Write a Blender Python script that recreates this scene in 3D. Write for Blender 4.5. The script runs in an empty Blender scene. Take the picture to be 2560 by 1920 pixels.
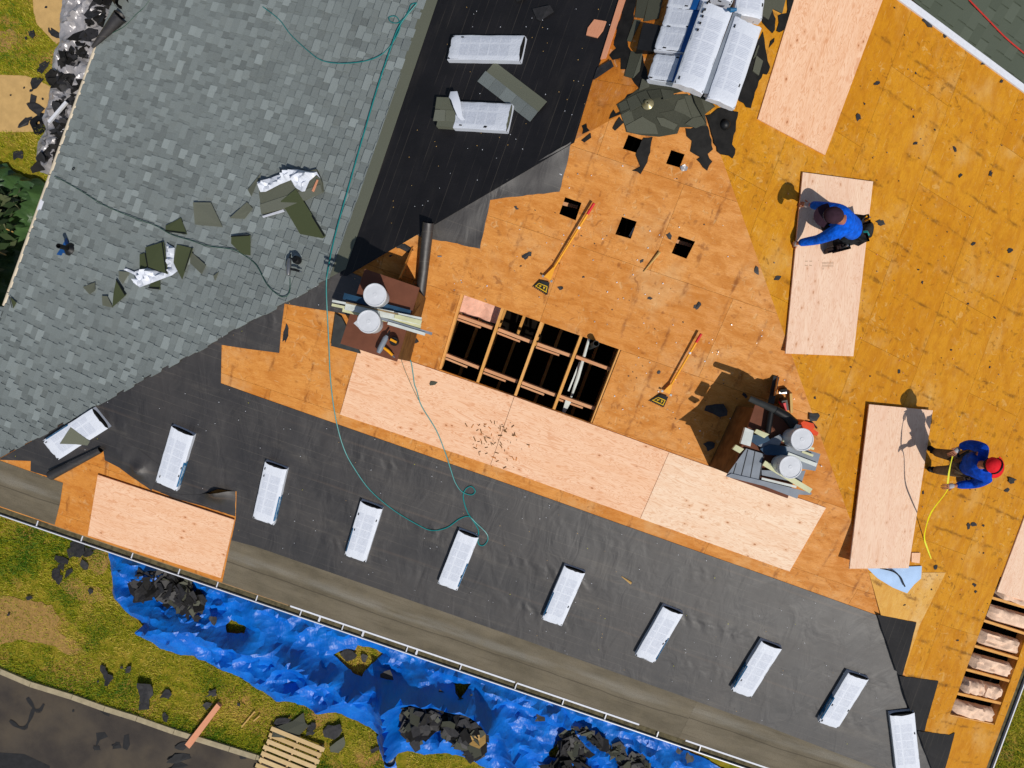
import bpy, bmesh, math, random
from mathutils import Vector, Matrix, noise, geometry
R = math.radians
# ------------------------------------------------------------------ camera, sky, sun, exposure
F = 1770.0; HC = 15.45; EZ = 2.9            # focal length in photo pixels, camera height, eave height
sc = bpy.context.scene
cam = bpy.data.cameras.new('camera'); cam.sensor_width = 36; cam.lens = F / 2560 * 36
cam.clip_start = 0.1; cam.clip_end = 2000
camo = bpy.data.objects.new('camera', cam); camo.location = (0, 0, HC); sc.collection.objects.link(camo); sc.camera = camo
SUN = Vector((.47, -.883, 0)).normalized() * math.cos(R(53)) + Vector((0, 0, math.sin(R(53))))
wd = bpy.data.worlds.new('World'); sc.world = wd; wd.use_nodes = True
sky = wd.node_tree.nodes.new('ShaderNodeTexSky'); sky.sky_type = 'NISHITA'; sky.sun_disc = False
sky.sun_elevation = R(53); sky.sun_rotation = math.atan2(SUN.x, SUN.y)
bg = wd.node_tree.nodes['Background']; bg.inputs[1].default_value = .068
wd.node_tree.links.new(sky.outputs[0], bg.inputs[0])
sl = bpy.data.lights.new('sun', 'SUN'); sl.energy = 3.2; sl.angle = R(.5); sl.color = (1, .95, .87)
so = bpy.data.objects.new('sun', sl); so.rotation_euler = SUN.to_track_quat('Z', 'Y').to_euler(); so.location = SUN * 40
sc.collection.objects.link(so)
sc.view_settings.view_transform = 'Standard'; sc.view_settings.look = 'None'
sc.view_settings.exposure = 0.0; sc.view_settings.gamma = 1
rnd = random.Random(7)
C0 = Vector((0, 0, HC))
# ------------------------------------------------------------------ geometry helpers
def ray(u, v): return Vector(((u - 1280) / F, -(v - 960) / F, -1))
def atz(u, v, z): return C0 + ray(u, v) * (HC - z)
class Plane:
    def __init__(s, o, ax, up): s.o = o; s.ax = ax; s.up = up; s.n = ax.cross(up).normalized()
    def at(s, u, v, h=0):
        r = ray(u, v); return C0 + r * ((s.o - C0).dot(s.n) + h) * (1 / r.dot(s.n))
    def hv(s, u, v, h):                       # h measured straight up
        return s.at(u, v, h * s.n.z)
    def ab(s, P): d = P - s.o; return (d.dot(s.ax), d.dot(s.up))
    def abp(s, u, v): return s.ab(s.at(u, v))
    def pt(s, a, b, h=0): return s.o + s.ax * a + s.up * b + s.n * h
AP = atz(1731, 188, 6.49)
def roofplane(p1, p2):
    a = atz(*p1, EZ); b = atz(*p2, EZ); ax = (b - a).normalized(); n = ax.cross(AP - a).normalized()
    if n.z < 0: n = -n; ax = -ax
    return Plane(a, ax, n.cross(ax))
PS = roofplane((0, 1268), (1859, 1900)); PW = roofplane((249, 107), (17, 760)); PE = roofplane((2467, 1917), (2556, 1677))
G = Plane(Vector((0, 0, 0)), Vector((1, 0, 0)), Vector((0, 1, 0)))
def nz(x, y, z=0.0): return noise.noise(Vector((x, y, z)))
def link(o): sc.collection.objects.link(o); return o
def tag(o, label=None, cat=None, group=None, kind=None):
    if label: o['label'] = label
    if cat: o['category'] = cat
    if group: o['group'] = group
    if kind: o['kind'] = kind
    return o
def empty(name, loc, label=None, cat=None, group=None):
    o = bpy.data.objects.new(name, None); o.location = loc; o.empty_display_size = .1; link(o); return tag(o, label, cat, group)
def wloc(o):
    v = Vector((0, 0, 0))
    while o: v += o.location; o = o.parent
    return v
class MB:
    def __init__(s): s.v = []; s.f = []; s.uv = []; s.t = []; s.m = []
    def face(s, pts, uv=None, t=.5, m=0):
        i = len(s.v); s.v += [Vector(p) for p in pts]; s.f.append(list(range(i, i + len(pts))))
        s.uv.append(uv or [(p[0], p[1]) for p in pts]); s.t.append(t); s.m.append(m)
    def prism(s, bot, top, t=.5, m=0, uvt=None):  # matching rings, top facing out
        n = len(top); s.face(top, uvt, t, m); s.face(list(reversed(bot)), None, t, m)
        for i in range(n):
            j = (i + 1) % n; a, b = Vector(bot[i]), Vector(bot[j]); L = (b - a).length
            s.face([bot[i], bot[j], top[j], top[i]], [(0, 0), (L, 0), (L, .05), (0, .05)], t, m)
    def box(s, o, x, y, z, t=.5, m=0):        # corner-less: centre of base o, full-size edge vectors x, y, z
        o = Vector(o); hx, hy = x / 2, y / 2
        b = [o - hx - hy, o + hx - hy, o + hx + hy, o - hx + hy]
        if x.cross(y).dot(z) < 0: b.reverse()
        Lx, Ly = x.length, y.length
        s.prism(b, [p + z for p in b], t, m, [(0, 0), (Lx, 0), (Lx, Ly), (0, Ly)])
    def beam(s, a, b, w, h, up=Vector((0, 0, 1)), t=.5, m=0):
        a, b = Vector(a), Vector(b); d = b - a; y = up.cross(d).normalized(); z = d.cross(y).normalized()
        if z.dot(up) < 0: z = -z
        s.box((a + b) / 2 - z * h, d, y * w, z * h, t, m)
    def tube(s, pts, r, seg=8, t=.5, m=0, cap=True, loop=False):
        pts = [Vector(p) for p in pts]; n = len(pts); rr = r if isinstance(r, (list, tuple)) else [r] * n
        base = len(s.v); prev = None; L = 0
        for i, p in enumerate(pts):
            d = (pts[(i + 1) % n] - pts[i - 1]) if loop else pts[min(i + 1, n - 1)] - pts[max(i - 1, 0)]
            d.normalize()
            x = d.orthogonal().normalized() if prev is None else (prev - d * prev.dot(d)).normalized()
            prev = x; y = d.cross(x)
            for k in range(seg):
                a = 2 * math.pi * k / seg; s.v.append(p + (x * math.cos(a) + y * math.sin(a)) * rr[i])
        for i in range(n if loop else n - 1):
            L2 = L + (pts[(i + 1) % n] - pts[i]).length; j = (i + 1) % n
            for k in range(seg):
                k2 = (k + 1) % seg
                s.f.append([base + i * seg + k, base + i * seg + k2, base + j * seg + k2, base + j * seg + k])
                s.uv.append([(L, k / seg), (L, (k + 1) / seg), (L2, (k + 1) / seg), (L2, k / seg)]); s.t.append(t); s.m.append(m)
            L = L2
        if cap and not loop:
            s.f.append([base + k for k in reversed(range(seg))]); s.uv.append([(0, 0)] * seg); s.t.append(t); s.m.append(m)
            e = base + (n - 1) * seg; s.f.append([e + k for k in range(seg)]); s.uv.append([(0, 0)] * seg); s.t.append(t); s.m.append(m)
    def lathe(s, o, prof, seg=28, axis=Vector((0, 0, 1)), t=.5, m=0):   # prof: list of (r, z)
        x = axis.orthogonal().normalized(); y = axis.cross(x); o = Vector(o); base = len(s.v)
        for r, z in prof:
            for k in range(seg):
                a = 2 * math.pi * k / seg; s.v.append(o + axis * z + (x * math.cos(a) + y * math.sin(a)) * max(r, 1e-4))
        for i in range(len(prof) - 1):
            for k in range(seg):
                k2 = (k + 1) % seg
                s.f.append([base + i * seg + k, base + i * seg + k2, base + (i + 1) * seg + k2, base + (i + 1) * seg + k])
                s.uv.append([(0, 0)] * 4); s.t.append(t); s.m.append(m)
    def build(s, name, mats, parent=None, smooth=False, origin=None, bevel=0):
        if not isinstance(mats, (list, tuple)): mats = [mats]
        if parent is not None: off = wloc(parent)
        elif origin is not None: off = Vector(origin)
        else:
            n = len(s.v); off = Vector((sum(p.x for p in s.v) / n, sum(p.y for p in s.v) / n, min(p.z for p in s.v)))
        me = bpy.data.meshes.new(name); me.from_pydata([p - off for p in s.v], [], s.f)
        uvl = me.uv_layers.new(name='UVMap'); flat = []
        for f in s.uv:
            for c in f: flat += [c[0], c[1]]
        uvl.data.foreach_set('uv', flat)
        at = me.attributes.new('tint', 'FLOAT', 'FACE'); at.data.foreach_set('value', s.t)
        me.polygons.foreach_set('material_index', s.m)
        if smooth: me.polygons.foreach_set('use_smooth', [True] * len(s.f))
        for m in mats: me.materials.append(m)
        if smooth:
            bm = bmesh.new(); bm.from_mesh(me); bmesh.ops.remove_doubles(bm, verts=bm.verts, dist=1e-5); bm.to_mesh(me); bm.free()
            try: me.set_sharp_from_angle(angle=R(40))
            except Exception: pass
        o = bpy.data.objects.new(name, me); link(o)
        if parent is not None: o.parent = parent
        else: o.location = off
        return o
def clip(poly, p, q):                          # keep the part left of the line p->q
    out = []; dx, dy = q[0] - p[0], q[1] - p[1]
    sd = lambda c: dx * (c[1] - p[1]) - dy * (c[0] - p[0])
    for i in range(len(poly)):
        a, b = poly[i - 1], poly[i]; sa, sb = sd(a), sd(b)
        if (sa >= 0) != (sb >= 0):
            k = sa / (sa - sb); out.append((a[0] + (b[0] - a[0]) * k, a[1] + (b[1] - a[1]) * k))
        if sb >= 0: out.append(b)
    return out
def area(p): return sum(p[i - 1][0] * p[i][1] - p[i][0] * p[i - 1][1] for i in range(len(p))) / 2
def ccw(p): return list(p) if area(p) > 0 else list(reversed(p))
def inter(poly, conv):
    for i in range(len(conv)):
        poly = clip(poly, conv[i - 1], conv[i])
        if len(poly) < 3: return []
    return poly if abs(area(poly)) > 1e-6 else []
def subtract(poly, conv):
    res = []
    for i in range(len(conv)):
        o = clip(poly, conv[i], conv[i - 1])
        if len(o) >= 3 and abs(area(o)) > 1e-5: res.append(o)
        poly = clip(poly, conv[i - 1], conv[i])
        if len(poly) < 3: break
    return res
def slab(name, pl, px, h, th, mats, parent=None, t=.5, ab=None, m=0, mb=None, up=None):
    own = mb is None; mb = mb or MB(); q = ccw(ab or [pl.abp(*c) for c in px])
    uv = q
    if up:                                     # own grain axes: up = pixel pair along the grain
        a = Vector(pl.abp(*up[0])); d = (Vector(pl.abp(*up[1])) - a).normalized(); e = Vector((-d.y, d.x)); uv = [((Vector(c) - a).dot(d), (Vector(c) - a).dot(e)) for c in q]
    mb.prism([pl.pt(a, b, h) for a, b in q], [pl.pt(a, b, h + th) for a, b in q], t, m, uv)
    if own: return mb.build(name, mats, parent)
def inside(p, q):
    c = False
    for i in range(len(q)):
        a, b = q[i - 1], q[i]
        if (a[1] > p[1]) != (b[1] > p[1]) and p[0] < (b[0] - a[0]) * (p[1] - a[1]) / (b[1] - a[1]) + a[0]: c = not c
    return c
def edist(p, q):
    best = 1e9; px, py = p; ax, ay = q[-1]
    for bx, by in q:
        dx, dy = bx - ax, by - ay; k = ((px - ax) * dx + (py - ay) * dy) / (dx * dx + dy * dy + 1e-12); k = 0 if k < 0 else 1 if k > 1 else k
        d = (px - ax - dx * k) ** 2 + (py - ay - dy * k) ** 2
        if d < best: best = d
        ax, ay = bx, by
    return math.sqrt(best)
def resample(q, step, jag=0, seed=0):
    r = random.Random(seed); out = []
    for i in range(len(q)):
        a, b = Vector(q[i]), Vector(q[(i + 1) % len(q)]); n = max(1, int((b - a).length / step)); e = Vector((-(b - a).y, (b - a).x)).normalized()
        for k in range(n):
            c = a + (b - a) * (k / n)
            if k and jag: c = c + e * r.uniform(-jag, jag)
            out.append((c.x, c.y))
    return out
def sheetmesh(pl, px, step, hf, holes=(), jag=0, ab=None, seed=1, ani=None):
    """triangulated cloth over a pixel outline on a plane; hf(a, b, edge distance) -> height"""
    q = resample(ccw(ab or [pl.abp(*c) for c in px]), step, jag, seed)
    hs = [resample(ccw([pl.abp(*c) for c in h]), step, jag, seed + 5) for h in holes]
    r = random.Random(seed); vs = [Vector(c) for c in q]; ed = [(i, (i + 1) % len(q)) for i in range(len(q))]
    for h in hs:
        n0 = len(vs); vs += [Vector(c) for c in h]; ed += [(n0 + i, n0 + (i + 1) % len(h)) for i in range(len(h))]
    x0 = min(c[0] for c in q); x1 = max(c[0] for c in q); y0 = min(c[1] for c in q); y1 = max(c[1] for c in q)
    y = y0; k = 0
    if ani:                                    # stretched random points: long facets along one direction
        ca, sa = math.cos(ani[0]), math.sin(ani[0]); cx, cy = (x0 + x1) / 2, (y0 + y1) / 2; Rr = math.hypot(x1 - x0, y1 - y0) / 2; yy = -Rr
        while yy < Rr:
            xx = -Rr + (k % 2) * step * ani[1] / 2
            while xx < Rr:
                a_ = xx + r.uniform(-.4, .4) * step * ani[1]; b_ = yy + r.uniform(-.4, .4) * step; p = (cx + a_ * ca - b_ * sa, cy + a_ * sa + b_ * ca)
                if inside(p, q) and not any(inside(p, h) for h in hs) and edist(p, q) > step * .4 and all(edist(p, h) > step * .4 for h in hs): vs.append(Vector(p))
                xx += step * ani[1]
            yy += step; k += 1
        y = y1 + 1
    while y < y1:
        x = x0 + (k % 2) * step / 2
        while x < x1:
            p = (x + r.uniform(-.25, .25) * step, y + r.uniform(-.25, .25) * step)
            if inside(p, q) and not any(inside(p, h) for h in hs) and edist(p, q) > step * .5 and all(edist(p, h) > step * .5 for h in hs): vs.append(Vector(p))
            x += step
        y += step * .87; k += 1
    V, _, FA, *_ = geometry.delaunay_2d_cdt(vs, ed, [], 1, 1e-6)
    mb = MB(); allq = [q] + hs
    for v in V: mb.v.append(pl.pt(v.x, v.y, hf(v.x, v.y, min(edist((v.x, v.y), w) for w in allq))))
    for f in FA:
        f = list(f)
        if hs:
            c = (sum(V[i].x for i in f) / len(f), sum(V[i].y for i in f) / len(f))
            if any(inside(c, h) for h in hs): continue
        if area([(V[i].x, V[i].y) for i in f]) < 0: f.reverse()
        mb.f.append(f); mb.uv.append([(V[i].x, V[i].y) for i in f]); mb.t.append(.5); mb.m.append(0)
    return mb
def hermite(p, n=6):
    out = []
    for i in range(len(p) - 1):
        a, b, c, d = p[max(i - 1, 0)], p[i], p[i + 1], p[min(i + 2, len(p) - 1)]
        for k in range(n):
            t = k / n; out.append(((2 * b) + (c - a) * t + (2 * a - 5 * b + 4 * c - d) * t * t + (3 * b - a - 3 * c + d) * t ** 3) * .5)
    return out + [p[-1]]
# ------------------------------------------------------------------ materials
def lin(c): return tuple((x / 12.92 if x <= .04045 else ((x + .055) / 1.055) ** 2.4) for x in c)
class Mat:
    def __init__(s, name, rough=.7, spec=.3, metal=0):
        s.m = bpy.data.materials.new(name); s.m.use_nodes = True; s.t = s.m.node_tree; s.b = s.t.nodes['Principled BSDF']
        s.b.inputs['Roughness'].default_value = rough; s.b.inputs['Specular IOR Level'].default_value = spec; s.b.inputs['Metallic'].default_value = metal
        s._uv = None
    def n(s, typ, ins=None, **kw):
        d = s.t.nodes.new('ShaderNode' + typ)
        for k, v in kw.items(): setattr(d, k, v)
        for k, v in (ins or {}).items(): s.put(d.inputs[k], v)
        return d
    def put(s, sock, v):
        if isinstance(v, bpy.types.NodeSocket): s.t.links.new(v, sock)
        else:
            if isinstance(v, tuple) and len(v) == 3 and sock.type == 'RGBA': v = v + (1,)
            sock.default_value = v
    def uv(s, kind='UV'):
        return s.n('TexCoord').outputs[kind]
    def map(s, vec, scale=(1, 1, 1), loc=(0, 0, 0), rot=(0, 0, 0)):
        return s.n('Mapping', {'Vector': vec, 'Scale': scale, 'Location': loc, 'Rotation': rot}).outputs[0]
    def noise(s, vec, scale, detail=4, rough=.55, dist=0, out=0):
        return s.n('TexNoise', {'Vector': vec, 'Scale': scale, 'Detail': detail, 'Roughness': rough, 'Distortion': dist}).outputs[out]
    def vor(s, vec, scale, out=0, feature='F1', rand=1):
        return s.n('TexVoronoi', {'Vector': vec, 'Scale': scale, 'Randomness': rand}, feature=feature).outputs[out]
    def math(s, op, a, b=0, c=None):
        d = s.n('Math', operation=op); s.put(d.inputs[0], a); s.put(d.inputs[1], b)
        if c is not None: s.put(d.inputs[2], c)
        return d.outputs[0]
    def sm(s, x, lo, hi, to0=0, to1=1):
        return s.n('MapRange', {'Value': x, 'From Min': lo, 'From Max': hi, 'To Min': to0, 'To Max': to1}, interpolation_type='SMOOTHSTEP').outputs[0]
    def mix(s, f, a, b, blend='MIX'):
        d = s.n('Mix', data_type='RGBA', blend_type=blend); s.put(d.inputs[0], f); s.put(d.inputs[6], a); s.put(d.inputs[7], b); return d.outputs[2]
    def sep(s, v): d = s.n('SeparateXYZ', {0: v}); return d.outputs
    def tint(s): return s.n('Attribute', attribute_name='tint').outputs['Fac']
    def rand(s): return s.n('ObjectInfo').outputs['Random']
    def color(s, c): s.put(s.b.inputs['Base Color'], c)
    def bump(s, h, strength=.3, dist=.02):
        s.put(s.b.inputs['Normal'], s.n('Bump', {'Height': h, 'Strength': strength, 'Distance': dist}).outputs[0])
def plain(name, col, rough=.6, spec=.3, var=.12, scale=25, metal=0, bump=.0):
    m = Mat(name, rough, spec, metal); c = lin(col); v = m.uv('Object'); f = m.noise(v, scale, 5)
    m.color(m.mix(m.sm(f, .3, .7), tuple(x * (1 - var) for x in c), tuple(min(1, x * (1 + var)) for x in c)))
    if bump: m.bump(f, bump)
    return m.m
def ply_old(name, ca, cb, dark, seam=.61, stain=.8, pale=(.75, .52, .33), scuff_highlight=.35, wave=0, streak=(.40, .22, .07)):
    m = Mat(name, .62, .25); uv = m.uv(); x, y, _ = m.sep(uv); t = m.tint()
    off = m.n('CombineXYZ', {0: m.math('MULTIPLY', t, 37.0), 1: m.math('MULTIPLY', t, 91.0)}).outputs[0]
    uo = m.n('VectorMath', {0: uv, 1: off}, operation='ADD').outputs[0]
    c = m.mix(m.sm(t, 0, 1), lin(ca), lin(cb))
    md = m.noise(m.map(uo, (1, 2.2, 1)), 2.6, 6, .68, .5); c = m.mix(m.math('MULTIPLY', m.sm(md, .42, .62), .5), c, lin(dark))       # mottled weathering
    fig = m.noise(m.map(uo, (1, 4.5, 1)), 1.5, 3, .5, 2.4)                # rotary-cut figure
    band = m.math('SINE', m.math('MULTIPLY', fig, 95)); c = m.mix(m.math('MULTIPLY', m.sm(band, .1, .95), .36), c, lin(dark))
    gr = m.noise(m.map(uo, (2.0, 38, 1)), 3, 4, .6); c = m.mix(m.math('MULTIPLY', m.sm(gr, .42, .7), .42), c, lin(dark))
    lo = m.noise(uo, 1.1, 6, .65); c = m.mix(m.math('MULTIPLY', m.sm(lo, .5, .75), .5), c, pale)
    # old drip stains running down over the rafters
    fx = m.math('ABSOLUTE', m.math('SUBTRACT', m.math('FRACT', m.math('ADD', m.math('DIVIDE', x, seam), .5)), .5))
    fx = m.math('ADD', fx, m.math('MULTIPLY', m.math('SUBTRACT', m.noise(uv, 5, 4, .7), .5), .16))
    st = m.math('MULTIPLY', m.sm(fx, .085, .0), m.sm(m.noise(m.map(uv, (3, 1.1, 1)), 2.6, 4, .65), .44, .66))
    c = m.mix(m.math('MULTIPLY', st, stain), c, lin(streak))
    # knots, scuffs, and hammer dents with highlight and shading painted into the colour
    vd = m.vor(m.map(uo, (1, 1.4, 1)), 3.4); kn = m.math('MULTIPLY', m.sm(vd, .16, .03), m.sm(m.noise(uo, 1.3, 1), .40, .55)); c = m.mix(m.math('MULTIPLY', kn, .45), c, lin(streak))
    dv_ = m.map(m.n('VectorMath', {0: uo, 1: m.n('VectorMath', {0: m.noise(uo, 9, 2, .5, 0, 1), 1: (.08, .08, .08)}, operation='MULTIPLY').outputs[0]}, operation='ADD').outputs[0], (1.2, 1, 1))
    gate = m.sm(m.noise(uo, .9, 3), .40, .56); dn = m.noise(m.map(uo, (1.2, 1, 1)), 8.5, 3, .55, .8); pk = m.math('MULTIPLY', m.sm(dn, .58, .72), gate); c = m.mix(m.math('MULTIPLY', pk, scuff_highlight), c, pale)
    dent_shade = m.math('MULTIPLY', m.sm(dn, .42, .30), gate); c = m.mix(m.math('MULTIPLY', dent_shade, .55), c, lin(streak))
    sc_ = m.noise(m.map(uo, (3, 26, 1), rot=(0, 0, .9)), 2.2, 2, .5, .6); c = m.mix(m.math('MULTIPLY', m.sm(sc_, .66, .74), scuff_highlight), c, pale)
    nd = m.vor(uv, 3.6); c = m.mix(m.math('MULTIPLY', m.sm(nd, .022, .012), .55), c, (.08, .05, .03))
    m.color(c)
    h = m.math('ADD', m.math('MULTIPLY', m.noise(uo, 5, 4), .6), m.math('ADD', m.math('MULTIPLY', gr, .12), m.math('MULTIPLY', pk, -.35)))
    if wave: h = m.math('ADD', h, m.math('MULTIPLY', m.math('MULTIPLY', m.math('SINE', m.math('MULTIPLY', m.math('ADD', y, m.math('MULTIPLY', lo, .5)), 34)), m.sm(m.noise(uv, .45, 2), .48, .6)), wave))
    m.bump(h, .5, .025); m.put(m.b.inputs['Roughness'], m.sm(md, .3, .7, .5, .75))
    return m.m
def ply_new(name, ca, cb, vein, bands=1.0, rows=0):
    m = Mat(name, .65, .22); uv = m.uv(); x, y, _ = m.sep(uv); t = m.rand()
    off = m.n('CombineXYZ', {0: m.math('MULTIPLY', t, 61.0), 1: m.math('MULTIPLY', t, 23.0)}).outputs[0]
    uo = m.n('VectorMath', {0: uv, 1: off}, operation='ADD').outputs[0]
    c = m.mix(m.sm(m.noise(m.map(uo, (.6, 3, 1)), 1.8, 5, .6), .3, .7), lin(ca), lin(cb))
    fig = m.noise(m.map(uo, (.9, 6, 1)), 1.2, 3, .5, 1.5); band = m.math('SINE', m.math('MULTIPLY', fig, 80))
    c = m.mix(m.math('MULTIPLY', m.sm(band, .35, .95), .62 * bands), c, lin(vein))
    gr = m.noise(m.map(uo, (2, 60, 1)), 3, 3); c = m.mix(m.math('MULTIPLY', m.sm(gr, .45, .75), .42), c, lin(vein))
    k = m.sm(m.noise(uo, 1.6, 1), .38, .5)
    if rows: k = m.math('MAXIMUM', m.math('MULTIPLY', k, .6), m.sm(m.math('ABSOLUTE', m.math('SUBTRACT', m.math('FRACT', m.math('ADD', m.math('DIVIDE', x, rows), .42)), .5)), .11, .04))
    vd = m.vor(m.map(uo, (.8, 1.25, 1)), 5.6)
    c = m.mix(m.math('MULTIPLY', m.math('MULTIPLY', m.sm(vd, .30, .14), k), .5), c, lin(vein))
    c = m.mix(m.math('MULTIPLY', m.math('MULTIPLY', m.sm(vd, .115, .065), k), .85), c, lin((.64, .38, .20)))
    v2 = m.vor(uo, 9); c = m.mix(m.math('MULTIPLY', m.sm(v2, .07, .04), .6), c, lin((.55, .35, .22)))
    m.color(c); m.bump(gr, .15, .01); return m.m
M = {}
M['deckS'] = ply_old('old_plywood_orange', (.82, .54, .23), (.86, .595, .295), (.70, .40, .10), pale=(.70, .44, .20), stain=.75, scuff_highlight=.45, streak=(.50, .27, .08))
M['deckE'] = ply_old('old_plywood_ochre', (.80, .54, .07), (.83, .58, .115), (.69, .42, .03), stain=.75, pale=(.70, .43, .14), scuff_highlight=.5, wave=.5, streak=(.42, .26, .03))
M['deckW'] = ply_old('old_plywood_amber', (.82, .50, .15), (.86, .56, .24), (.70, .38, .07))
M['plyP'] = ply_new('new_plywood_pink', (.93, .745, .60), (.95, .79, .66), (.84, .59, .42), 1)
M['plyPale'] = ply_new('new_plywood_pale', (.955, .855, .75), (.935, .80, .68), (.85, .655, .50), .95)
M['plyW'] = ply_new('new_plywood_white', (.92, .78, .68), (.94, .82, .72), (.83, .63, .49), .8, .86)
M['deckpale'] = ply_old('old_plywood_light', (.86, .66, .32), (.88, .69, .36), (.78, .54, .2), pale=(.75, .55, .3))
def shingle_mat(name, d, mid, l, gran=.25):
    m = Mat(name, .85, .2); t = m.tint(); uv = m.uv('Object')
    c = m.mix(m.sm(t, 0, .5), lin(d), lin(mid)); c = m.mix(m.sm(t, .5, 1), c, lin(l))
    g = m.noise(uv, 170, 2, .6); lo = m.noise(uv, 3, 4)
    c = m.mix(m.math('MULTIPLY', m.sm(g, .35, .72), gran), c, lin(l)); c = m.mix(m.math('MULTIPLY', m.sm(g, .62, .3), gran), c, lin(tuple(x * .6 for x in d)))
    c = m.mix(m.math('MULTIPLY', m.sm(lo, .5, .75), .18), c, lin((mid[0] * 1.02, mid[1] * .98, mid[2] * .93)))
    m.color(c); m.bump(g, .35, .004); return m.m
M['shingle'] = shingle_mat('grey_shingle', (.42, .445, .44), (.50, .53, .525), (.60, .635, .63))
M['headlap'] = shingle_mat('shingle_headlap', (.34, .35, .30), (.42, .43, .37), (.47, .48, .43), .2)
M['olive'] = shingle_mat('shingle_back', (.26, .29, .19), (.31, .34, .23), (.37, .39, .28), .15)
M['oldgreen'] = shingle_mat('old_green_shingle', (.235, .24, .20), (.31, .315, .27), (.385, .39, .34), .25)
M['farroof'] = shingle_mat('old_roof_shingle', (.29, .32, .27), (.34, .37, .32), (.39, .42, .37), .15)
def felt_mat(name, col, dust=(.2, .17, .13), rough=.5, spec=.5, lines=1, dustamt=.25, lap=0):
    m = Mat(name, rough, spec); uv = m.uv(); x, y, _ = m.sep(uv); c = lin(col)
    lo = m.noise(uv, 1.3, 5, .6); c = m.mix(m.sm(lo, .3, .7), tuple(v * .8 for v in c), tuple(v * 1.25 for v in c))
    ln = m.math('ABSOLUTE', m.math('SUBTRACT', m.math('FRACT', m.math('DIVIDE', y, .128)), .5))
    br = m.noise(m.map(uv, (.7, 5, 1)), 2, 3); c = m.mix(m.math('MULTIPLY', m.math('MULTIPLY', m.sm(ln, .035, .012), m.sm(br, .4, .65)), .28 * lines), c, dust)
    d = m.noise(m.map(uv, (.5, 2.2, 1)), 1.1, 5, .7); c = m.mix(m.math('MULTIPLY', m.sm(d, .52, .8), dustamt), c, dust)
    h = m.math('MULTIPLY', m.noise(m.map(uv, (1.6, .7, 1), rot=(0, 0, .3)), 2.2, 3, .5, .8), .6)
    if lap:
        la = m.math('FRACT', m.math('DIVIDE', m.math('ADD', y, m.math('MULTIPLY', m.noise(m.map(uv, (.6, .1, 1)), 1, 2), .06)), lap)); lm = m.math('MULTIPLY', m.sm(la, .0, .02), m.sm(la, .075, .03))
        c = m.mix(m.math('MULTIPLY', m.math('MULTIPLY', lm, .38), m.sm(m.noise(m.map(uv, (.3, .5, 1)), 1, 3), .4, .6)), c, lin((.33, .27, .22)))
        rp = m.math('SINE', m.math('ADD', m.math('MULTIPLY', m.math('ADD', x, m.math('MULTIPLY', y, .25)), 26), m.math('MULTIPLY', m.noise(uv, 1.7, 3), 14)))    # slack ripples hanging from the laps
        h = m.math('ADD', h, m.math('MULTIPLY', m.math('MULTIPLY', rp, m.math('MULTIPLY', m.sm(la, 1.0, .8), m.sm(la, .5, .85))), m.sm(m.noise(m.map(uv, (.5, .3, 1)), 1.1, 2), .45, .65, 0, .2)))
    m.color(c); g = m.noise(uv, 120, 2); m.bump(m.math('ADD', h, m.math('MULTIPLY', g, .03)), .4, .05)
    m.put(m.b.inputs['Roughness'], m.sm(lo, .3, .7, rough - .05, rough + .06)); return m.m
M['felt'] = felt_mat('black_felt', (.16, .143, .136), rough=.52, spec=.95, lap=.88)
M['feltshade'] = felt_mat('black_felt_shaded', (.105, .10, .11), dustamt=.08, rough=.6, spec=.3)  # shaded copy of the same felt, colour darkened for the slope facing off the sun
M['feltscrap'] = plain('torn_felt', (.17, .165, .17), .6, .4, .3, 14, bump=.2)
M['feltblack'] = plain('old_felt_black', (.10, .095, .09), .75, .25, .4, 9, bump=.2)
def membrane():
    m = Mat('eave_membrane', .78, .25); uv = m.uv(); x, y, _ = m.sep(uv)
    lo = m.noise(m.map(uv, (.5, 1.6, 1)), 1.6, 5, .6); c = m.mix(m.sm(lo, .3, .7), lin((.36, .33, .27)), lin((.46, .425, .36)))
    b = m.math('ADD', y, m.math('MULTIPLY', m.math('SUBTRACT', m.noise(m.map(uv, (.35, 1, 1)), 1.3, 4), .5), .22))
    st = m.math('MULTIPLY', m.sm(b, .50, .60), m.sm(b, .80, .63)); c = m.mix(m.math('MULTIPLY', m.math('MULTIPLY', st, m.sm(m.noise(m.map(uv, (.5, 3, 1)), 1.5, 5), .3, .6)), .38), c, lin((.58, .57, .54)))
    gg = m.noise(uv, 55, 3); c = m.mix(m.math('MULTIPLY', m.sm(gg, .4, .7), .3), c, lin((.24, .21, .16))); mm = m.noise(uv, 4, 6, .7); c = m.mix(m.math('MULTIPLY', m.sm(mm, .45, .7), .35), c, lin((.46, .42, .34)))
    s2 = m.noise(m.map(uv, (.5, 14, 1)), 1.6, 4, .6); c = m.mix(m.math('MULTIPLY', m.sm(s2, .55, .75), .35), c, lin((.25, .21, .16)))
    cr = m.math('ABSOLUTE', m.math('SUBTRACT', b, .46)); c = m.mix(m.math('MULTIPLY', m.sm(cr, .02, .003), .5), c, lin((.2, .17, .13)))
    m.color(c); m.bump(m.math('ADD', lo, m.math('MULTIPLY', s2, .2)), .3, .03); return m.m
M['membrane'] = membrane()
M['white'] = plain('white_painted_metal', (.86, .87, .90), .4, .5, .05)
M['cream'] = plain('cream_gutter', (.86, .80, .70), .45, .4, .08, 6)
M['trough'] = plain('gutter_trough_dirt', (.36, .33, .24), .8, .2, .35, 12)
M['fascia'] = plain('fascia_wood', (.55, .47, .35), .7, .2, .2, 10)
M['wall'] = plain('house_wall_paint', (.72, .68, .6), .8, .2, .08, 3)
M['attic'] = plain('attic_shade', (.10, .085, .07), .95, .05, .3, 4)  # near-black colour paints in the deep shade seen through the roof openings
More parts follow.
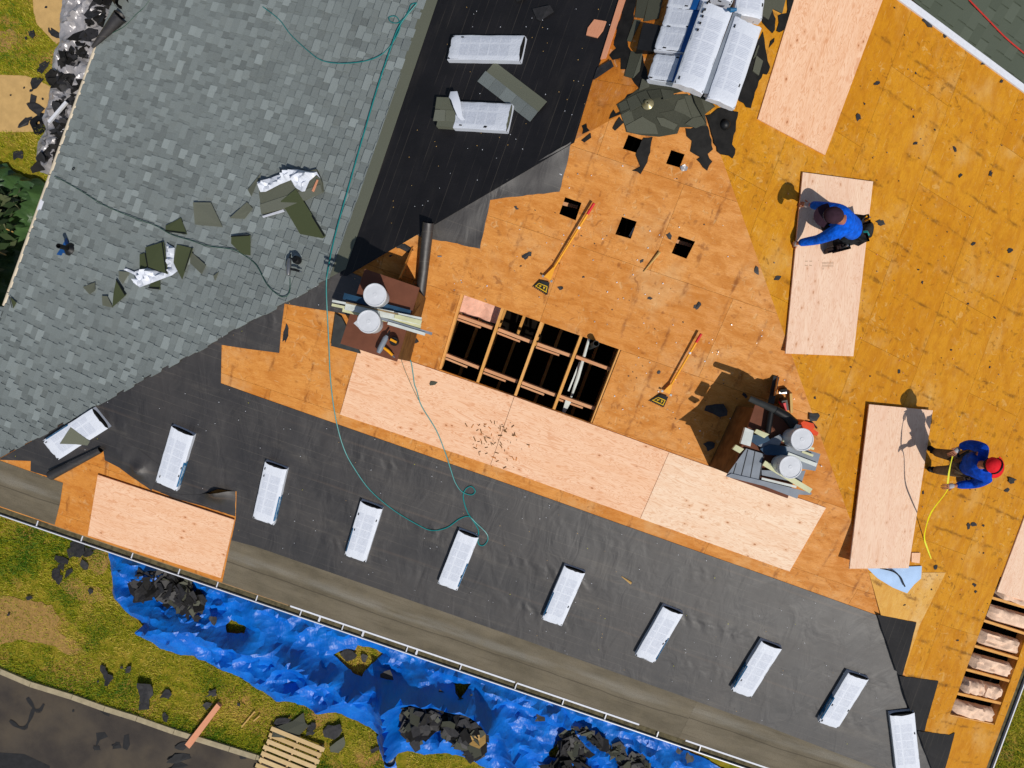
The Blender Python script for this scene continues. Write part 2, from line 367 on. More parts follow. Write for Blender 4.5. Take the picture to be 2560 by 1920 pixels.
def wood(name, a, b, d):
    m = Mat(name, .7, .2); uv = m.uv(); t = m.tint()
    g = m.noise(m.map(uv, (3, 60, 1)), 2, 4); n = m.noise(m.map(uv, (6, 6, 1)), 2, 3)
    c = m.mix(m.sm(t, 0, 1), lin(a), lin(b)); c = m.mix(m.math('MULTIPLY', m.sm(g, .4, .75), .45), c, lin(d)); c = m.mix(m.math('MULTIPLY', m.sm(n, .55, .75), .3), c, lin(d))
    m.color(c); m.bump(g, .2, .01); return m.m
M['rafter'] = wood('rafter_pine', (.86, .63, .34), (.89, .67, .40), (.62, .36, .14))
M['block'] = wood('blocking_pine', (.80, .58, .42), (.84, .64, .48), (.6, .4, .26))
M['pallet'] = wood('pallet_wood', (.80, .68, .48), (.87, .76, .57), (.6, .46, .28))
M['splint'] = wood('splinter_wood', (.78, .62, .35), (.85, .70, .45), (.5, .35, .15))
M['pinkboard'] = wood('pink_board', (.88, .60, .46), (.90, .64, .50), (.78, .48, .34))
def wrap_mat():
    m = Mat('white_shrink_wrap', .38, .5); uv = m.uv(); x, y, _ = m.sep(uv); r = m.rand()
    bx = m.math('FRACT', m.math('MULTIPLY', m.math('SUBTRACT', x, .14), 7.2)); by = m.math('FRACT', m.math('MULTIPLY', m.math('SUBTRACT', y, .13), 1.9))
    row = m.math('FLOOR', m.math('MULTIPLY', m.math('SUBTRACT', y, .13), 1.9))
    bl = m.math('MULTIPLY', m.math('MULTIPLY', m.sm(bx, .04, .07), m.sm(bx, .96, .93)), m.math('MULTIPLY', m.sm(by, .05, .08), m.sm(by, .95, .91)))
    ins = m.math('MULTIPLY', m.math('MULTIPLY', m.math('GREATER_THAN', x, .14), m.math('LESS_THAN', x, .83)), m.math('MULTIPLY', m.math('GREATER_THAN', y, .13), m.math('LESS_THAN', y, .9)))
    ln = m.math('SINE', m.math('MULTIPLY', x, 330)); brk = m.noise(m.map(uv, (60, 4, 1)), 1.2, 2)
    txt = m.math('MULTIPLY', m.math('MULTIPLY', bl, ins), m.math('MULTIPLY', m.sm(ln, -.2, .4), m.sm(brk, .3, .5)))
    area_ = m.math('MULTIPLY', m.math('MULTIPLY', bl, ins), .16)
    c = m.mix(area_, lin((.85, .87, .91)), lin((.72, .75, .82))); c = m.mix(m.math('MULTIPLY', txt, .34), c, lin((.55, .58, .66)))
    m.color(c); w = m.noise(m.map(uv, (5, 2.2, 1)), 4, 3, .6, 1.2); m.bump(w, .5, .012); return m.m
M['wrap'] = wrap_mat()
def band_mat():
    m = Mat('blue_label_band', .4, .45); uv = m.uv(); x, y, _ = m.sep(uv)
    l = m.n('TexBrick', {'Vector': m.map(uv, (1, 1, 1)), 'Scale': 34.0}).outputs['Fac']; nn = m.noise(m.map(uv, (90, 20, 1)), 1, 2)
    ins = m.math('MULTIPLY', m.sm(m.noise(m.map(uv, (9, 1, 1)), 1, 1), .45, .5), m.math('MULTIPLY', m.math('GREATER_THAN', y, .3), m.math('LESS_THAN', y, .75)))
    c = m.mix(m.math('MULTIPLY', ins, m.sm(nn, .45, .55)), lin((.04, .37, .55)), lin((.8, .87, .92))); m.color(c); return m.m
M['band'] = band_mat()
M['deepblue'] = plain('blue_wrap_side', (.07, .33, .60), .4, .45, .15, 8)
def tarp(name, a, b, rough, spec, scale=1, metal=0):
    m = Mat(name, rough, spec, metal); v = m.uv()
    lo = m.noise(v, 2.5, 4); c = m.mix(m.sm(lo, .3, .7), lin(a), lin(b)); m.color(c)
    vd = m.vor(m.map(v, (1, 1.7, 1), rot=(0, 0, .5)), 6 * scale, 0, 'F1'); v2 = m.vor(m.map(v, (1.7, 1, 1), rot=(0, 0, .2)), 13 * scale, 0, 'F1')
    m.bump(m.math('ADD', m.math('MULTIPLY', vd, .8), m.math('MULTIPLY', v2, .3)), .3, .06); return m.m
M['tarpblue'] = tarp('blue_tarp', (.0, .37, .76), (.03, .45, .84), .42, .4)
M['tarpsilver'] = tarp('silver_tarp', (.58, .57, .58), (.70, .69, .70), .33, .6, 1, .2)
M['tarpgreen'] = tarp('green_tarp', (.18, .28, .16), (.28, .40, .22), .45, .4)
M['paleblue'] = plain('pale_blue_film', (.68, .79, .93), .5, .3, .05, 5)
M['brown'] = plain('brown_painted_board', (.44, .27, .20), .75, .2, .12, 6)
M['chase'] = plain('chimney_cladding', (.42, .30, .17), .85, .1, .25, 7)
M['bucket'] = plain('bucket_plastic', (.80, .81, .82), .4, .45, .06, 6)
M['lid'] = plain('lid_plastic', (.84, .85, .87), .38, .5, .06, 7)
M['siding'] = plain('grey_siding', (.50, .53, .57), .5, .4, .12, 5)
M['whitetrim'] = plain('white_trim', (.80, .82, .80), .5, .35, .1, 7)
M['creamtrim'] = plain('cream_trim', (.80, .80, .64), .5, .35, .1, 7)
M['bluechan'] = plain('dark_blue_channel', (.10, .25, .36), .5, .4, .2, 6)
M['dgrey'] = plain('dark_grey_rubber', (.20, .21, .21), .7, .3, .2, 8)
M['black'] = plain('black_plastic', (.07, .07, .075), .5, .4, .25, 10)
M['steel'] = plain('bright_steel', (.62, .62, .62), .35, .5, .1, 10, metal=.8)
M['yellow'] = plain('yellow_tool_plastic', (.92, .62, .05), .45, .4, .08, 10)
M['bladey'] = plain('yellow_blade_mark', (.80, .64, .05), .5, .4, .2, 10)
M['red'] = plain('red_grip', (.82, .13, .15), .5, .35, .08, 10)
M['orange'] = plain('orange_saw_plastic', (.88, .28, .07), .45, .4, .1, 10)
M['hose'] = plain('teal_hose', (.05, .50, .50), .4, .45, .08, 10)
M['hosegreen'] = plain('green_hose', (.13, .30, .24), .45, .4, .12, 10)
M['cordred'] = plain('red_cord', (.78, .16, .12), .5, .3, .1, 10)
M['tape'] = plain('yellow_tape', (.85, .84, .05), .45, .4, .05, 10)
M['skin'] = plain('skin', (.66, .42, .31), .55, .35, .1, 20)
M['shirt'] = plain('blue_shirt', (.02, .36, .84), .85, .15, .25, 15, bump=1)
M['shirt2'] = plain('royal_shirt', (.02, .26, .70), .85, .15, .3, 15, bump=1)
M['jeans'] = plain('dark_trousers', (.16, .17, .18), .9, .1, .25, 14, bump=.3)
M['khaki'] = plain('grey_brown_trousers', (.36, .31, .25), .9, .1, .22, 14, bump=.3)
M['shoe'] = plain('work_shoe', (.13, .12, .12), .75, .2, .3, 14)
M['cap'] = plain('plum_cap', (.22, .15, .19), .9, .1, .15, 18, bump=.2)
M['capred'] = plain('red_cap', (.86, .13, .17), .85, .15, .1, 18, bump=.2)
M['hair'] = plain('dark_hair', (.10, .07, .05), .8, .2, .3, 40)
M['glove'] = plain('pale_glove', (.66, .65, .66), .85, .15, .12, 20)
M['pouch'] = plain('leather_pouch', (.16, .10, .09), .7, .3, .3, 14)
M['batt'] = plain('pink_insulation', (.90, .77, .67), .95, .05, .16, 9, bump=.6)
M['battp'] = plain('pink_batt', (.90, .70, .61), .95, .05, .12, 7, bump=.5)
M['conc'] = plain('kerb_concrete', (.66, .61, .50), .9, .1, .12, 8, bump=.2)
M['ink'] = plain('grey_ink', (.72, .60, .50), .7, .1, .05)
M['metalcap'] = plain('brass_vent_cap', (.66, .62, .47), .35, .5, .15, 9, metal=.5)
def asphalt():
    m = Mat('asphalt', .85, .25); v = m.uv('Object'); a = m.noise(v, 1.1, 5, .6); g = m.noise(v, 130, 2)
    c = m.mix(m.sm(a, .3, .7), lin((.22, .20, .19)), lin((.31, .28, .245))); c = m.mix(m.math('MULTIPLY', m.sm(g, .5, .75), .3), c, lin((.45, .41, .37)))
    d = m.noise(v, .5, 6, .7); c = m.mix(m.math('MULTIPLY', m.sm(d, .45, .7), .5), c, lin((.38, .335, .27)))
    m.color(c); m.bump(g, .3, .005); return m.m
M['asphalt'] = asphalt()
M['sealer'] = plain('asphalt_sealer', (.15, .15, .155), .7, .3, .2, 9)
def lawn():
    m = Mat('lawn_soil', .95, .1); v = m.uv('Object'); a = m.noise(v, .9, 5, .6); b = m.noise(v, 6, 5, .65); g = m.noise(v, 60, 3)
    c = m.mix(m.sm(b, .35, .65), lin((.42, .43, .07)), lin((.60, .53, .17))); c = m.mix(m.sm(a, .5, .62), c, lin((.66, .51, .28)))
    c = m.mix(m.math('MULTIPLY', m.sm(g, .5, .8), .4), c, lin((.2, .22, .03))); m.color(c); m.bump(m.math('ADD', b, g), .6, .03); return m.m
M['lawn'] = lawn()
def grassm():
    m = Mat('grass_blades', .6, .25); t = m.tint()
    c = m.mix(m.sm(t, 0, .5), lin((.27, .43, .04)), lin((.62, .62, .09))); c = m.mix(m.sm(t, .5, 1), c, lin((.82, .72, .32))); m.color(c); return m.m
M['grass'] = grassm()
M['sand'] = plain('sandy_path', (.78, .64, .42), .95, .1, .09, 5, bump=.15)

M['leaf'] = shingle_mat('dull_leaf', (.10, .16, .08), (.17, .24, .12), (.46, .47, .34), .05)

M['dirt'] = plain('bare_dirt', (.62, .49, .29), .95, .1, .16, 7, bump=.3)
# ------------------------------------------------------------------ setting: ground, kerb, driveway
K = 640 / 2212
def reg(x0, y0, pts, k=K): return [(x0 + x * k, y0 + y * k) for x, y in pts]
def gpoly(name, px, z, mats, kind='structure', th=0):
    mb = MB(); q = [(p.x, p.y) for p in (atz(u, v, z) for u, v in px)]; q = ccw(q)
    if th: mb.prism([(x, y, z - th) for x, y in q], [(x, y, z) for x, y in q])
    else: mb.face([(x, y, z) for x, y in q])
    return tag(mb.build(name, mats), kind=kind)
mb = MB(); mb.face([(-400, -400, 0), (400, -400, 0), (400, 400, 0), (-400, 400, 0)]); tag(mb.build('lawn', M['lawn']), kind='structure')
KERB = [(-160, 1622), (0, 1679), (75, 1711), (179, 1743), (260, 1772), (341, 1797), (434, 1830), (573, 1873), (640, 1894), (800, 1944), (960, 1990)]
gpoly('driveway', KERB + [(900, 2300), (-500, 2300), (-500, 1560)], .006, M['asphalt'])
mb = MB(); pk = [atz(u, v, .07) for u, v in KERB]
for i in range(len(pk) - 1):
    d = (pk[i + 1] - pk[i]).normalized(); mb.beam(pk[i] + d * .006, pk[i + 1] - d * .006, .115, .2, t=.5)
tag(mb.build('kerb', M['conc']), kind='structure')
gpoly('sand_path', [(-300, 180), (0, 187), (64, 189), (95, 200), (127, 217), (200, 260), (121, 300), (81, 330), (-300, 330)], .008, M['sand'])
gpoly('dirt_patch', [(78, -60), (210, -60), (170, 90), (140, 110), (92, 60), (84, 30)], .008, M['sand'])
# ------------------------------------------------------------------ the house
house = empty('house', (0, 0, 0), 'house seen from above, its hip roof half stripped to plywood and half reshingled in grey', 'house')
N3 = Vector((PE.ax.x, PE.ax.y, 0)).normalized()
RN = AP + N3 * 5.0
def pxl(P): d = HC - P.z; return (1280 + P.x / d * F, 960 - P.y / d * F)
SW = (-150, 1229)
def linex(a, b, c, d):
    x1, y1, x2, y2, x3, y3, x4, y4 = *a, *b, *c, *d
    D = (x1 - x2) * (y3 - y4) - (y1 - y2) * (x3 - x4)
    return (((x1 * y2 - y1 * x2) * (x3 - x4) - (x1 - x2) * (x3 * y4 - y3 * x4)) / D, ((x1 * y2 - y1 * x2) * (y3 - y4) - (y1 - y2) * (x3 * y4 - y3 * x4)) / D)
SW = linex((0, 1268), (1859, 1900), (249, 107), (17, 760)); SE = linex((0, 1268), (1859, 1900), (2467, 1917), (2556, 1677))
VENTS = [[(1571, 337), (1605, 349), (1594, 383), (1557, 372)], [(1678, 375), (1712, 386), (1699, 419), (1665, 409)],
         [(1413, 493), (1454, 507), (1439, 551), (1398, 535)], [(1555, 542), (1592, 554), (1577, 597), (1538, 586)],
         [(1697, 590), (1738, 604), (1716, 647), (1679, 633)]]
BIG = [(1152, 735), (1553, 875), (1481, 1059), (1097, 923)]
EHOLE = [(2374, 1789), (2486, 1813), (2612, 1463), (2500, 1442)]
def deck(pl, out, holes, mat, a0, b0, name='roof_deck', tl=(.1, .9)):
    q = ccw(out); hs = [ccw([pl.abp(*c) for c in h]) for h in holes]; mb = MB(); r = random.Random(3)
    amin = min(c[0] for c in q); amax = max(c[0] for c in q); bmax = max(c[1] for c in q); row = 0; b = b0
    while b < bmax:
        a = a0 + (row % 2) * 1.22 - 2.44 * 30
        while a < amax:
            if a + 2.44 > amin:
                g = .0014; rect = [(a + g, b + g), (a + 2.44 - g, b + g), (a + 2.44 - g, b + 1.22 - g), (a + g, b + 1.22 - g)]; ps = [inter(rect, q)]; t = r.uniform(*tl)
                for h in hs: ps = [s for p in ps if p for s in subtract(p, h)]
                for p in ps:
                    if p and len(p) > 2: mb.face([pl.pt(x, y) for x, y in p], p, t)
            a += 2.44
        b += 1.22; row += 1
    for h in hs:                                # cut edges of the openings
        for i in range(len(h)):
            (x0, y0), (x1, y1) = h[i - 1], h[i]; mb.face([pl.pt(x0, y0), pl.pt(x1, y1), pl.pt(x1, y1, -.03), pl.pt(x0, y0, -.03)], [(x0, y0), (x1, y1), (x1, y1), (x0, y0)], .5)
    mb.face([pl.pt(x, y, -.02) for x, y in reversed(q)]) if not hs else None
    return mb.build(name, mat, house)
RTOP = linex(pxl(AP), pxl(RN), (2205, -48), (2982, 528))
wq = [PW.abp(*SW), PW.ab(AP), PW.abp(*RTOP), PW.abp(443.4, -440)]
wb0 = PW.abp(249, 107)[1]
deck(PW, wq, [], M['deckW'], .3, -.02)
sq = [PS.abp(*SW), PS.abp(*SE), PS.ab(AP)]
ab_ref = PS.abp(1286, 990)                      # a joint of the sheet row
deck(PS, sq, VENTS + [BIG], M['deckS'], ab_ref[0], PS.abp(1226, 1161)[1] - 1.22 * 8)
eq = [PE.ab(AP), PE.abp(*SE), PE.abp(2982, 528), PE.abp(*linex(pxl(AP), pxl(RN), (2205, -48), (2982, 528)))]
deck(PE, eq, [EHOLE], M['deckE'], PE.abp(2150, 1290)[0], -.05)
# attic, walls, fascia
mb = MB(); cs = [atz(*SW, EZ), atz(*SE, EZ)]; w2 = atz(443.4, -440, EZ); e2 = atz(2982, 528, EZ); rt = PE.at(*RTOP)
inn = lambda P, d: Vector((P.x, P.y, 0)) + ((cs[0] + e2) / 2 - P).normalized() * d
rf = Vector((rt.x, rt.y, EZ)); full = [cs[0], cs[1], e2, rf, w2]
ring = [inn(p, .55 if k != 3 else .15) for k, p in enumerate(full)]
for i in range(5):
    a, b = ring[i], ring[(i + 1) % 5]; mb.face([a, b, b + Vector((0, 0, EZ - .15)), a + Vector((0, 0, EZ - .15))])
mb.face([w2 - Vector((0, 0, .15)), rf - Vector((0, 0, .15)), rt - Vector((0, 0, .03)), w2 - Vector((0, 0, .03))]); mb.face([rf - Vector((0, 0, .15)), e2 - Vector((0, 0, .15)), e2 - Vector((0, 0, .03)), rt - Vector((0, 0, .03))])
mb.build('wall', M['wall'], house)
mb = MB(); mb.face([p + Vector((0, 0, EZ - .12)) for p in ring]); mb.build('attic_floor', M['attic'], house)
def alongeave(pl, px0, px1): return pl.abp(*px0)[0], pl.abp(*px1)[0]
outS = -Vector((PS.up.x, PS.up.y, 0)).normalized(); outE = -Vector((PE.up.x, PE.up.y, 0)).normalized(); outW = -Vector((PW.up.x, PW.up.y, 0)).normalized()
def eavept(pl, u, v): a, b = pl.abp(u, v); P = pl.pt(a, 0); return P
def gutter(p0, p1, out, trough, lip, name='gutter', w=.115):
    d = p1 - p0; z = Vector((0, 0, 1)); mb = MB(); o = (p0 + p1) / 2
    mb.box(o + out * .012 - z * .15, d, out * .012, z * .13, m=1)                 # back
    mb.box(o + out * (w / 2 + .014) - z * .152, d, out * (w - .004), z * .10, m=1)           # bottom with leaf dirt
    mb.box(o + out * (w + .022) - z * .155, d, out * .018, z * .15, m=0)          # front lip
    return mb.build(name, [lip, trough], house)
s0, s1 = eavept(PS, -120, 1227), eavept(PS, 2396, 2082)
gs = gutter(s0, s1, outS, M['trough'], M['white'])
for u, v in [(95, 1296), (207, 1333), (333, 1374), (451, 1413), (547, 1445), (646, 1479), (756, 1517), (861, 1554), (1022, 1609), (1156, 1656), (1294, 1704), (1412, 1745), (1518, 1782), (1647, 1829), (1752, 1866)]:
    P = eavept(PS, u, v); mb = MB(); mb.box(P + outS * .065 + Vector((0, 0, -.022)), PS.ax * .018, outS * .10, Vector((0, 0, .012))); mb.build('hanger', M['white'], gs)
for u, v in [(803, 1533), (912, 1570), (1046, 1618)]:
    P = eavept(PS, u, v); mb = MB(); mb.box(P + outS * .055 + Vector((0, 0, -.02)), PS.ax * .035, outS * .10, Vector((0, 0, .014))); mb.build('strap', M['white'], gs)
for (a, b) in [((728, 1507), (1290, 1699)), ((1295, 1702), (1600, 1806)), ((1716, 1846), (2100, 1980))]:
    P0, P1 = eavept(PS, *a), eavept(PS, *b); mb = MB()
    mb.box((P0 + P1) / 2 + outS * -.008 + PS.n * .012, P1 - P0, PS.up * .036, PS.n * .004); mb.build('drip_edge', M['white'], house)
mb = MB(); P0, P1 = eavept(PS, 120, 1309), eavept(PS, 720, 1513); mb.box((P0 + P1) / 2 - outS * .005 - PS.n * .03, P1 - P0, PS.up * .05, PS.n * .025); mb.build('fascia', M['fascia'], house)
e0, e1 = eavept(PE, 2390, 2120), eavept(PE, 2700, 1290)
gutter(e0, e1, outE, M['trough'], M['white'], w=.10)
mb = MB(); a, b = eavept(PW, 247, 112), eavept(PW, 15, 766)
mb.tube([a + outW * .03 - Vector((0, 0, .02)), b + outW * .03 - Vector((0, 0, .02))], .048, 12)
gw = mb.build('gutter', M['cream'], house, smooth=True)
for k in (.14, .39, .5, .72, .95):
    P = a.lerp(b, k) + outW * .03 - Vector((0, 0, .02)); d = (b - a).normalized(); mb = MB(); mb.tube([P - d * .006, P + d * .006], .0505, 12); mb.build('joint', M['dgrey'], gw)
mb = MB(); P = a.lerp(b, .865 - .25) + outW * .0; mb.box(P + Vector((0, 0, .028)), (b - a).normalized() * .2, outW * .07, Vector((0, 0, .006))); mb.build('patch', M['white'], gw)
# rake edge and the lower wing roof
mb = MB(); A, B = PE.at(2225, -33), PE.at(2982, 528); d = (B - A).normalized(); o = d.cross(PE.n).normalized()
mb.box((A + B) / 2 + o * .045 - PE.n * .05, B - A, o * .10, PE.n * .075); mb.build('rake_trim', M['white'], house)
mb = MB(); mb.box((A + B) / 2 + o * .005 - PE.n * .35, B - A, o * .02, PE.n * .3); mb.build('rake_fascia', M['fascia'], house)
def shingles(pl, convs, expo, name, mat, h0=.004, three=False, jit=None, seed=1, parent=None):
    r = random.Random(seed); mb = MB()
    for q0 in convs:
        q0 = ccw(q0); b1 = max(c[1] for c in q0); b = min(c[1] for c in q0); a0 = min(c[0] for c in q0); a1 = max(c[0] for c in q0); k = 0
        b = math.floor(b / expo) * expo
        while b < b1:
            q = jit(q0, r) if jit else q0
            def piece(x0, x1, hb, ht, t, top=.012):
                p = inter([(x0, b), (x1, b), (x1, b + expo + top), (x0, b + expo + top)], q)
                if len(p) < 3: return
                H = lambda y: h0 + hb + (ht - hb) * (y - b) / expo
                P = [pl.pt(x, y, H(y)) for x, y in p]; mb.face(P, p, t)
                for i in range(len(p)):
                    (xa, ya), (xb, yb) = p[i - 1], p[i]
                    if abs(ya - yb) < 1e-6 and abs(ya - b) > 1e-4: continue
                    mb.face([P[i - 1], pl.pt(xa, ya, h0 - .003), pl.pt(xb, yb, h0 - .003), P[i]], None, t * .6)
            if three:
                x = a0 - r.choice([0, .15])  - (k % 2) * .15
                piece(a0 - 1, a1 + 1, .002, 0, .15)
                while x < a1:
                    piece(x + .012, x + .296, .014, .002, r.uniform(.25, .75)); x += .305
            else:
                x = a0 - r.uniform(0, .5); 
                while x < a1:                     # base layer, then the laminated teeth
                    w = r.uniform(.25, .6); piece(x, x + w, .015, .001, min(1, max(0, r.gauss(.34, .14)))); x += w
                x = a0 - r.uniform(0, .3)
                while x < a1:
                    w = r.choice([.1, .13, .16, .16, .2, .24]); piece(x, x + w, .030, .005, min(1, max(0, r.gauss(.56, .19)))); x += w + r.choice([.05, .09, .12, .16])
            b += expo; k += 1
    return mb.build(name, mat, parent if parent is not None else house)
hipW = [(0, 1143), (825, 697)]
def jitW(q, r):
    s = r.uniform(.01, .07); hx0, hx1 = PW.abp(*SW), PW.abp(870, 667)
    d = Vector((hx1[0] - hx0[0], hx1[1] - hx0[1])).normalized(); nn = Vector((-d.y, d.x))
    c = Vector((sum(p[0] for p in q) / len(q), sum(p[1] for p in q) / len(q)))
    if (c - Vector(hx0)).dot(nn) > 0: nn = -nn
    p, p2 = Vector(hx0) + nn * s, Vector(hx1) + nn * s
    z = clip(q, tuple(p), tuple(p2)); z2 = clip(q, tuple(p2), tuple(p)); return z if abs(area(z)) > abs(area(z2)) else z2
W1 = [PW.abp(*c) for c in [(318, -86), (1098, -86), (902, 480), (822, 700), (0, 1165), (-158.5, 1254), (17, 760)]]
W1 = [(a, b - .03) if i in (0, 5, 6) else (a, b) for i, (a, b) in enumerate(W1)]
W2 = [PW.abp(*c) for c in [(17, 768), (-152, 1240), (-330, 1245), (-300, 740)]]
shingles(PW, [W1, W2], .142, 'shingle_field', M['shingle'], jit=jitW)
slab('hip_felt', PW, [(-150, 1228), (868, 668), (846, 610), (-170, 1168)], .0005, .002, M['felt'], house)
slab('shingle_headlap', PW, [(1090, -86), (902, 480), (825, 694), (865, 673), (932, 480), (1124, -86)], .006, .006, M['headlap'], house)
# black felt, west slope and its flaps
def wr(amp, edge=0, sx=.5, sy=1.4, base=.006, sd=0):
    def f(a, b, e):
        k = min(1, e / .25); n = nz(a * sx, b * sy, sd) * .6 + nz(a * sx * 2.7, b * sy * 2.2, sd + 5) * .4
        return base + max(0, amp * (n + .25)) * k + edge * max(0, 1 - e / .12) * max(0, nz(a * 1.7, b * 1.7, sd + 9) + .2)
    return f
sheetmesh(PW, [(1104, -86), (914, 480), (850, 690), (868, 690), (1284, 447), (1436, 357), (1482, 202), (1503, 150), (1572, -50), (1584, -86)], .14, wr(.008)).build('felt_underlayment', M['feltshade'], house, smooth=True)
sheetmesh(PS, [(1428, 354), (1415, 420), (1399, 479), (1280, 492), (1222, 500), (1212, 486), (1280, 442)], .07, wr(.03, .03, 1.6, 1.6, .012, 3), jag=.006).build('felt_flap', M['felt'], house, smooth=True)
sheetmesh(PS, [(1226, 499), (1213, 560), (1201, 621), (1130, 606), (1059, 595), (1044, 588), (1062, 566), (1214, 482)], .07, wr(.03, .03, 1.6, 1.6, .012, 8), jag=.006).build('felt_flap', M['felt'], house, smooth=True)
# black felt, south slope
SFELT = [(858, 672), (905, 692), (880, 790), (840, 780), (775, 770), (712, 759), (704, 820), (699, 882), (620, 872), (555, 862), (553, 958), (640, 989), (960, 1101), (1280, 1213), (1600, 1327), (1920, 1440), (2199, 1540), (2276, 1748), (2338, 1926),
         (2189, 1919), (1920, 1816), (1600, 1702), (1280, 1588), (854, 1440), (640, 1366), (579, 1350), (590, 1296), (592, 1228), (545, 1222), (505, 1238), (462, 1236), (408, 1232), (372, 1219), (330, 1192), (298, 1168), (263, 1150), (258, 1120), (128, 1192), (77, 1177), (78, 1152), (0, 1149), (-60, 1180)]
def sf(a, b, e):
    k = min(1, e / .3); n = nz(a * .9, b * .5, 2) * .5 + nz(a * 2.6, b * .9, 7) * .5
    p = max(0, nz(a * .35, b * .8, 11) + .05) * 2.0
    return .009 + max(0, .022 * p * (n + .35)) * k + .004 * max(0, nz(a * 3, b * 3))
sheetmesh(PS, SFELT, .13, sf).build('felt_underlayment', M['felt'], house, smooth=True)
for k, p in enumerate([[(2192, 1536), (2290, 1556), (2255, 1688), (2242, 1684)], [(2247, 1689), (2345, 1702), (2310, 1826), (2292, 1824), (2262, 1746)], [(2292, 1826), (2372, 1837), (2386, 1830), (2362, 1920), (2350, 1960), (2336, 1940)]]):
    sheetmesh(PE, p, .09, wr(.015, .02, 1.2, 1.2, .008, 20 + k), jag=.004).build('felt_flap', M['feltshade'], house, smooth=True)
# eave membrane
slab('eave_membrane', PS, [(-110, 1112), (0, 1151), (72, 1177), (158, 1207), (150, 1260), (137, 1312), (-120, 1224)], .003, .003, M['membrane'], house)
slab('eave_membrane', PS, [(579, 1344), (640, 1362), (854, 1436), (1280, 1584), (1746, 1750), (1699, 1845), (556, 1456)], .003, .003, M['membrane'], house)
mb = MB(); q = ccw([PS.abp(*c) for c in [(1744, 1750), (1920, 1811), (2189, 1914), (2330, 1912), (2392, 2080), (1697, 1844)]])
mb.prism([PS.pt(a, b, .003) for a, b in q], [PS.pt(a, b, .0075) for a, b in q], .5, 0, [(a + 31.7, b - .05) for a, b in q]); mb.build('eave_membrane', M['membrane'], house)
# curled felt beside the shingle bundle near the corner
mb = MB(); A, B = PS.at(252, 1124, .05), PS.at(127, 1188, .07)
def rollpts(A, B, r0, r1, pl, turns=1.35, n=26):
    mb = MB(); d = (B - A).normalized(); x = pl.n.cross(d).normalized(); y = d.cross(x); prev = None
    for i in range(n + 1):
        th = turns * 2 * math.pi * i / n; sh = 1 - .18 * i / n
        a = A + (x * math.cos(th) + y * math.sin(th)) * r0 * sh; b = B + (x * math.cos(th) + y * math.sin(th)) * r1 * sh
        if prev: mb.face([prev[0], prev[1], b, a])
        prev = (a, b)
    return mb
rollpts(A, B, .055, .085, PS).build('felt_curl', M['felt'], house, smooth=True)
def lift(a0, b0, rad, hgt):
    def f(a, b, e):
        d = math.hypot(a - a0, b - b0); return .012 + hgt * math.exp(-(d / rad) ** 2) + .03 * max(0, nz(a * 4, b * 4, 3)) * min(1, e / .08)
    return f
c = PS.abp(545, 1224)
sheetmesh(PS, [(400, 1230), (462, 1236), (500, 1236), (546, 1222), (590, 1227), (589, 1290), (500, 1262), (440, 1246)], .06, lift(*c, .17, .16), jag=.004).build('felt_flap', M['felt'], house, smooth=True)
c = PS.abp(350, 1175)
sheetmesh(PS, [(312, 1095), (404, 1165), (380, 1226), (300, 1168), (262, 1146), (264, 1132)], .06, lift(*c, .12, .10), jag=.004).build('felt_flap', M['felt'], house, smooth=True)
# rafters, blocking, batts in the big opening
def bm_px(pl, a, b, w, hh, top, name, mat, parent=house, t=.5):
    mb = MB(); A, B = pl.at(*a, top), pl.at(*b, top); mb.beam(A, B, w, hh, pl.n, t); return mb.build(name, mat, parent)
for a, b in [((1155, 735), (1099, 924)), ((1257, 770), (1193, 958)), ((1355, 804), (1288, 990)), ((1454, 839), (1384, 1025)), ((1551, 875), (1480, 1058))]:
    A, B = Vector(PS.abp(*a)), Vector(PS.abp(*b)); d = (A - B).normalized(); mb = MB(); mb.beam(PS.pt(*(B - d * .5), -.021), PS.pt(*(A + d * .5), -.021), .042, .14, PS.n, rnd.random()); mb.build('rafter', M['rafter'], house)
for row, off in ((0, 0), (1, 0)):
    cells = [((1146, 790), (1232, 821)), ((1246, 824), (1330, 856)), ((1343, 860), (1428, 890)), ((1440, 892), (1527, 924))] if row == 0 else [((1114, 887), (1198, 920)), ((1211, 924), (1294, 955)), ((1305, 957), (1390, 989)), ((1400, 991), (1487, 1022))]
    for i, (a, b) in enumerate(cells):
        bm_px(PS, a, b, .05, .05, -.10 - (i % 2) * .03, 'blocking', M['block'], t=rnd.random())
        if row == 0 and i < 3 or row == 1: bm_px(PS, (a[0] - 3, a[1] + 8), (b[0] - 30, b[1] - 2), .03, .04, -.22, 'blocking', M['block'], t=rnd.random())
for k in range(-3, 9):
    P0 = PS.at(1100 + k * 62, 1010, 0); P0.z = EZ; mb = MB(); mb.beam(P0 - N3 * 2.2, P0 + N3 * 3.2, .05, .14, Vector((0, 0, 1)), rnd.random()); mb.build('ceiling_joist', M['rafter'], house)
ceil = EZ - .1
def blob(cen, x, y, z, n=(10, 8), amp=.12, sd=0):
    mb = MB(); nx, ny = n; P = {}
    for i in range(nx + 1):
        for j in range(ny + 1):
            u = i / nx * 2 - 1; v = j / ny * 2 - 1
            f = (1 - abs(u) ** 6) ** .35 * (1 - abs(v) ** 4) ** .4; h = f * (1 + amp * 3 * nz(u * 3 + sd, v * 2, sd))
            P[i, j] = cen + x * (u * .5 * (1 + amp * .3 * nz(v * 3, sd, 1))) + y * (v * .5 * (1 + amp * .3 * nz(u * 4, sd))) + z * h
    for i in range(nx):
        for j in range(ny): mb.face([P[i, j], P[i + 1, j], P[i + 1, j + 1], P[i, j + 1]])
    return mb
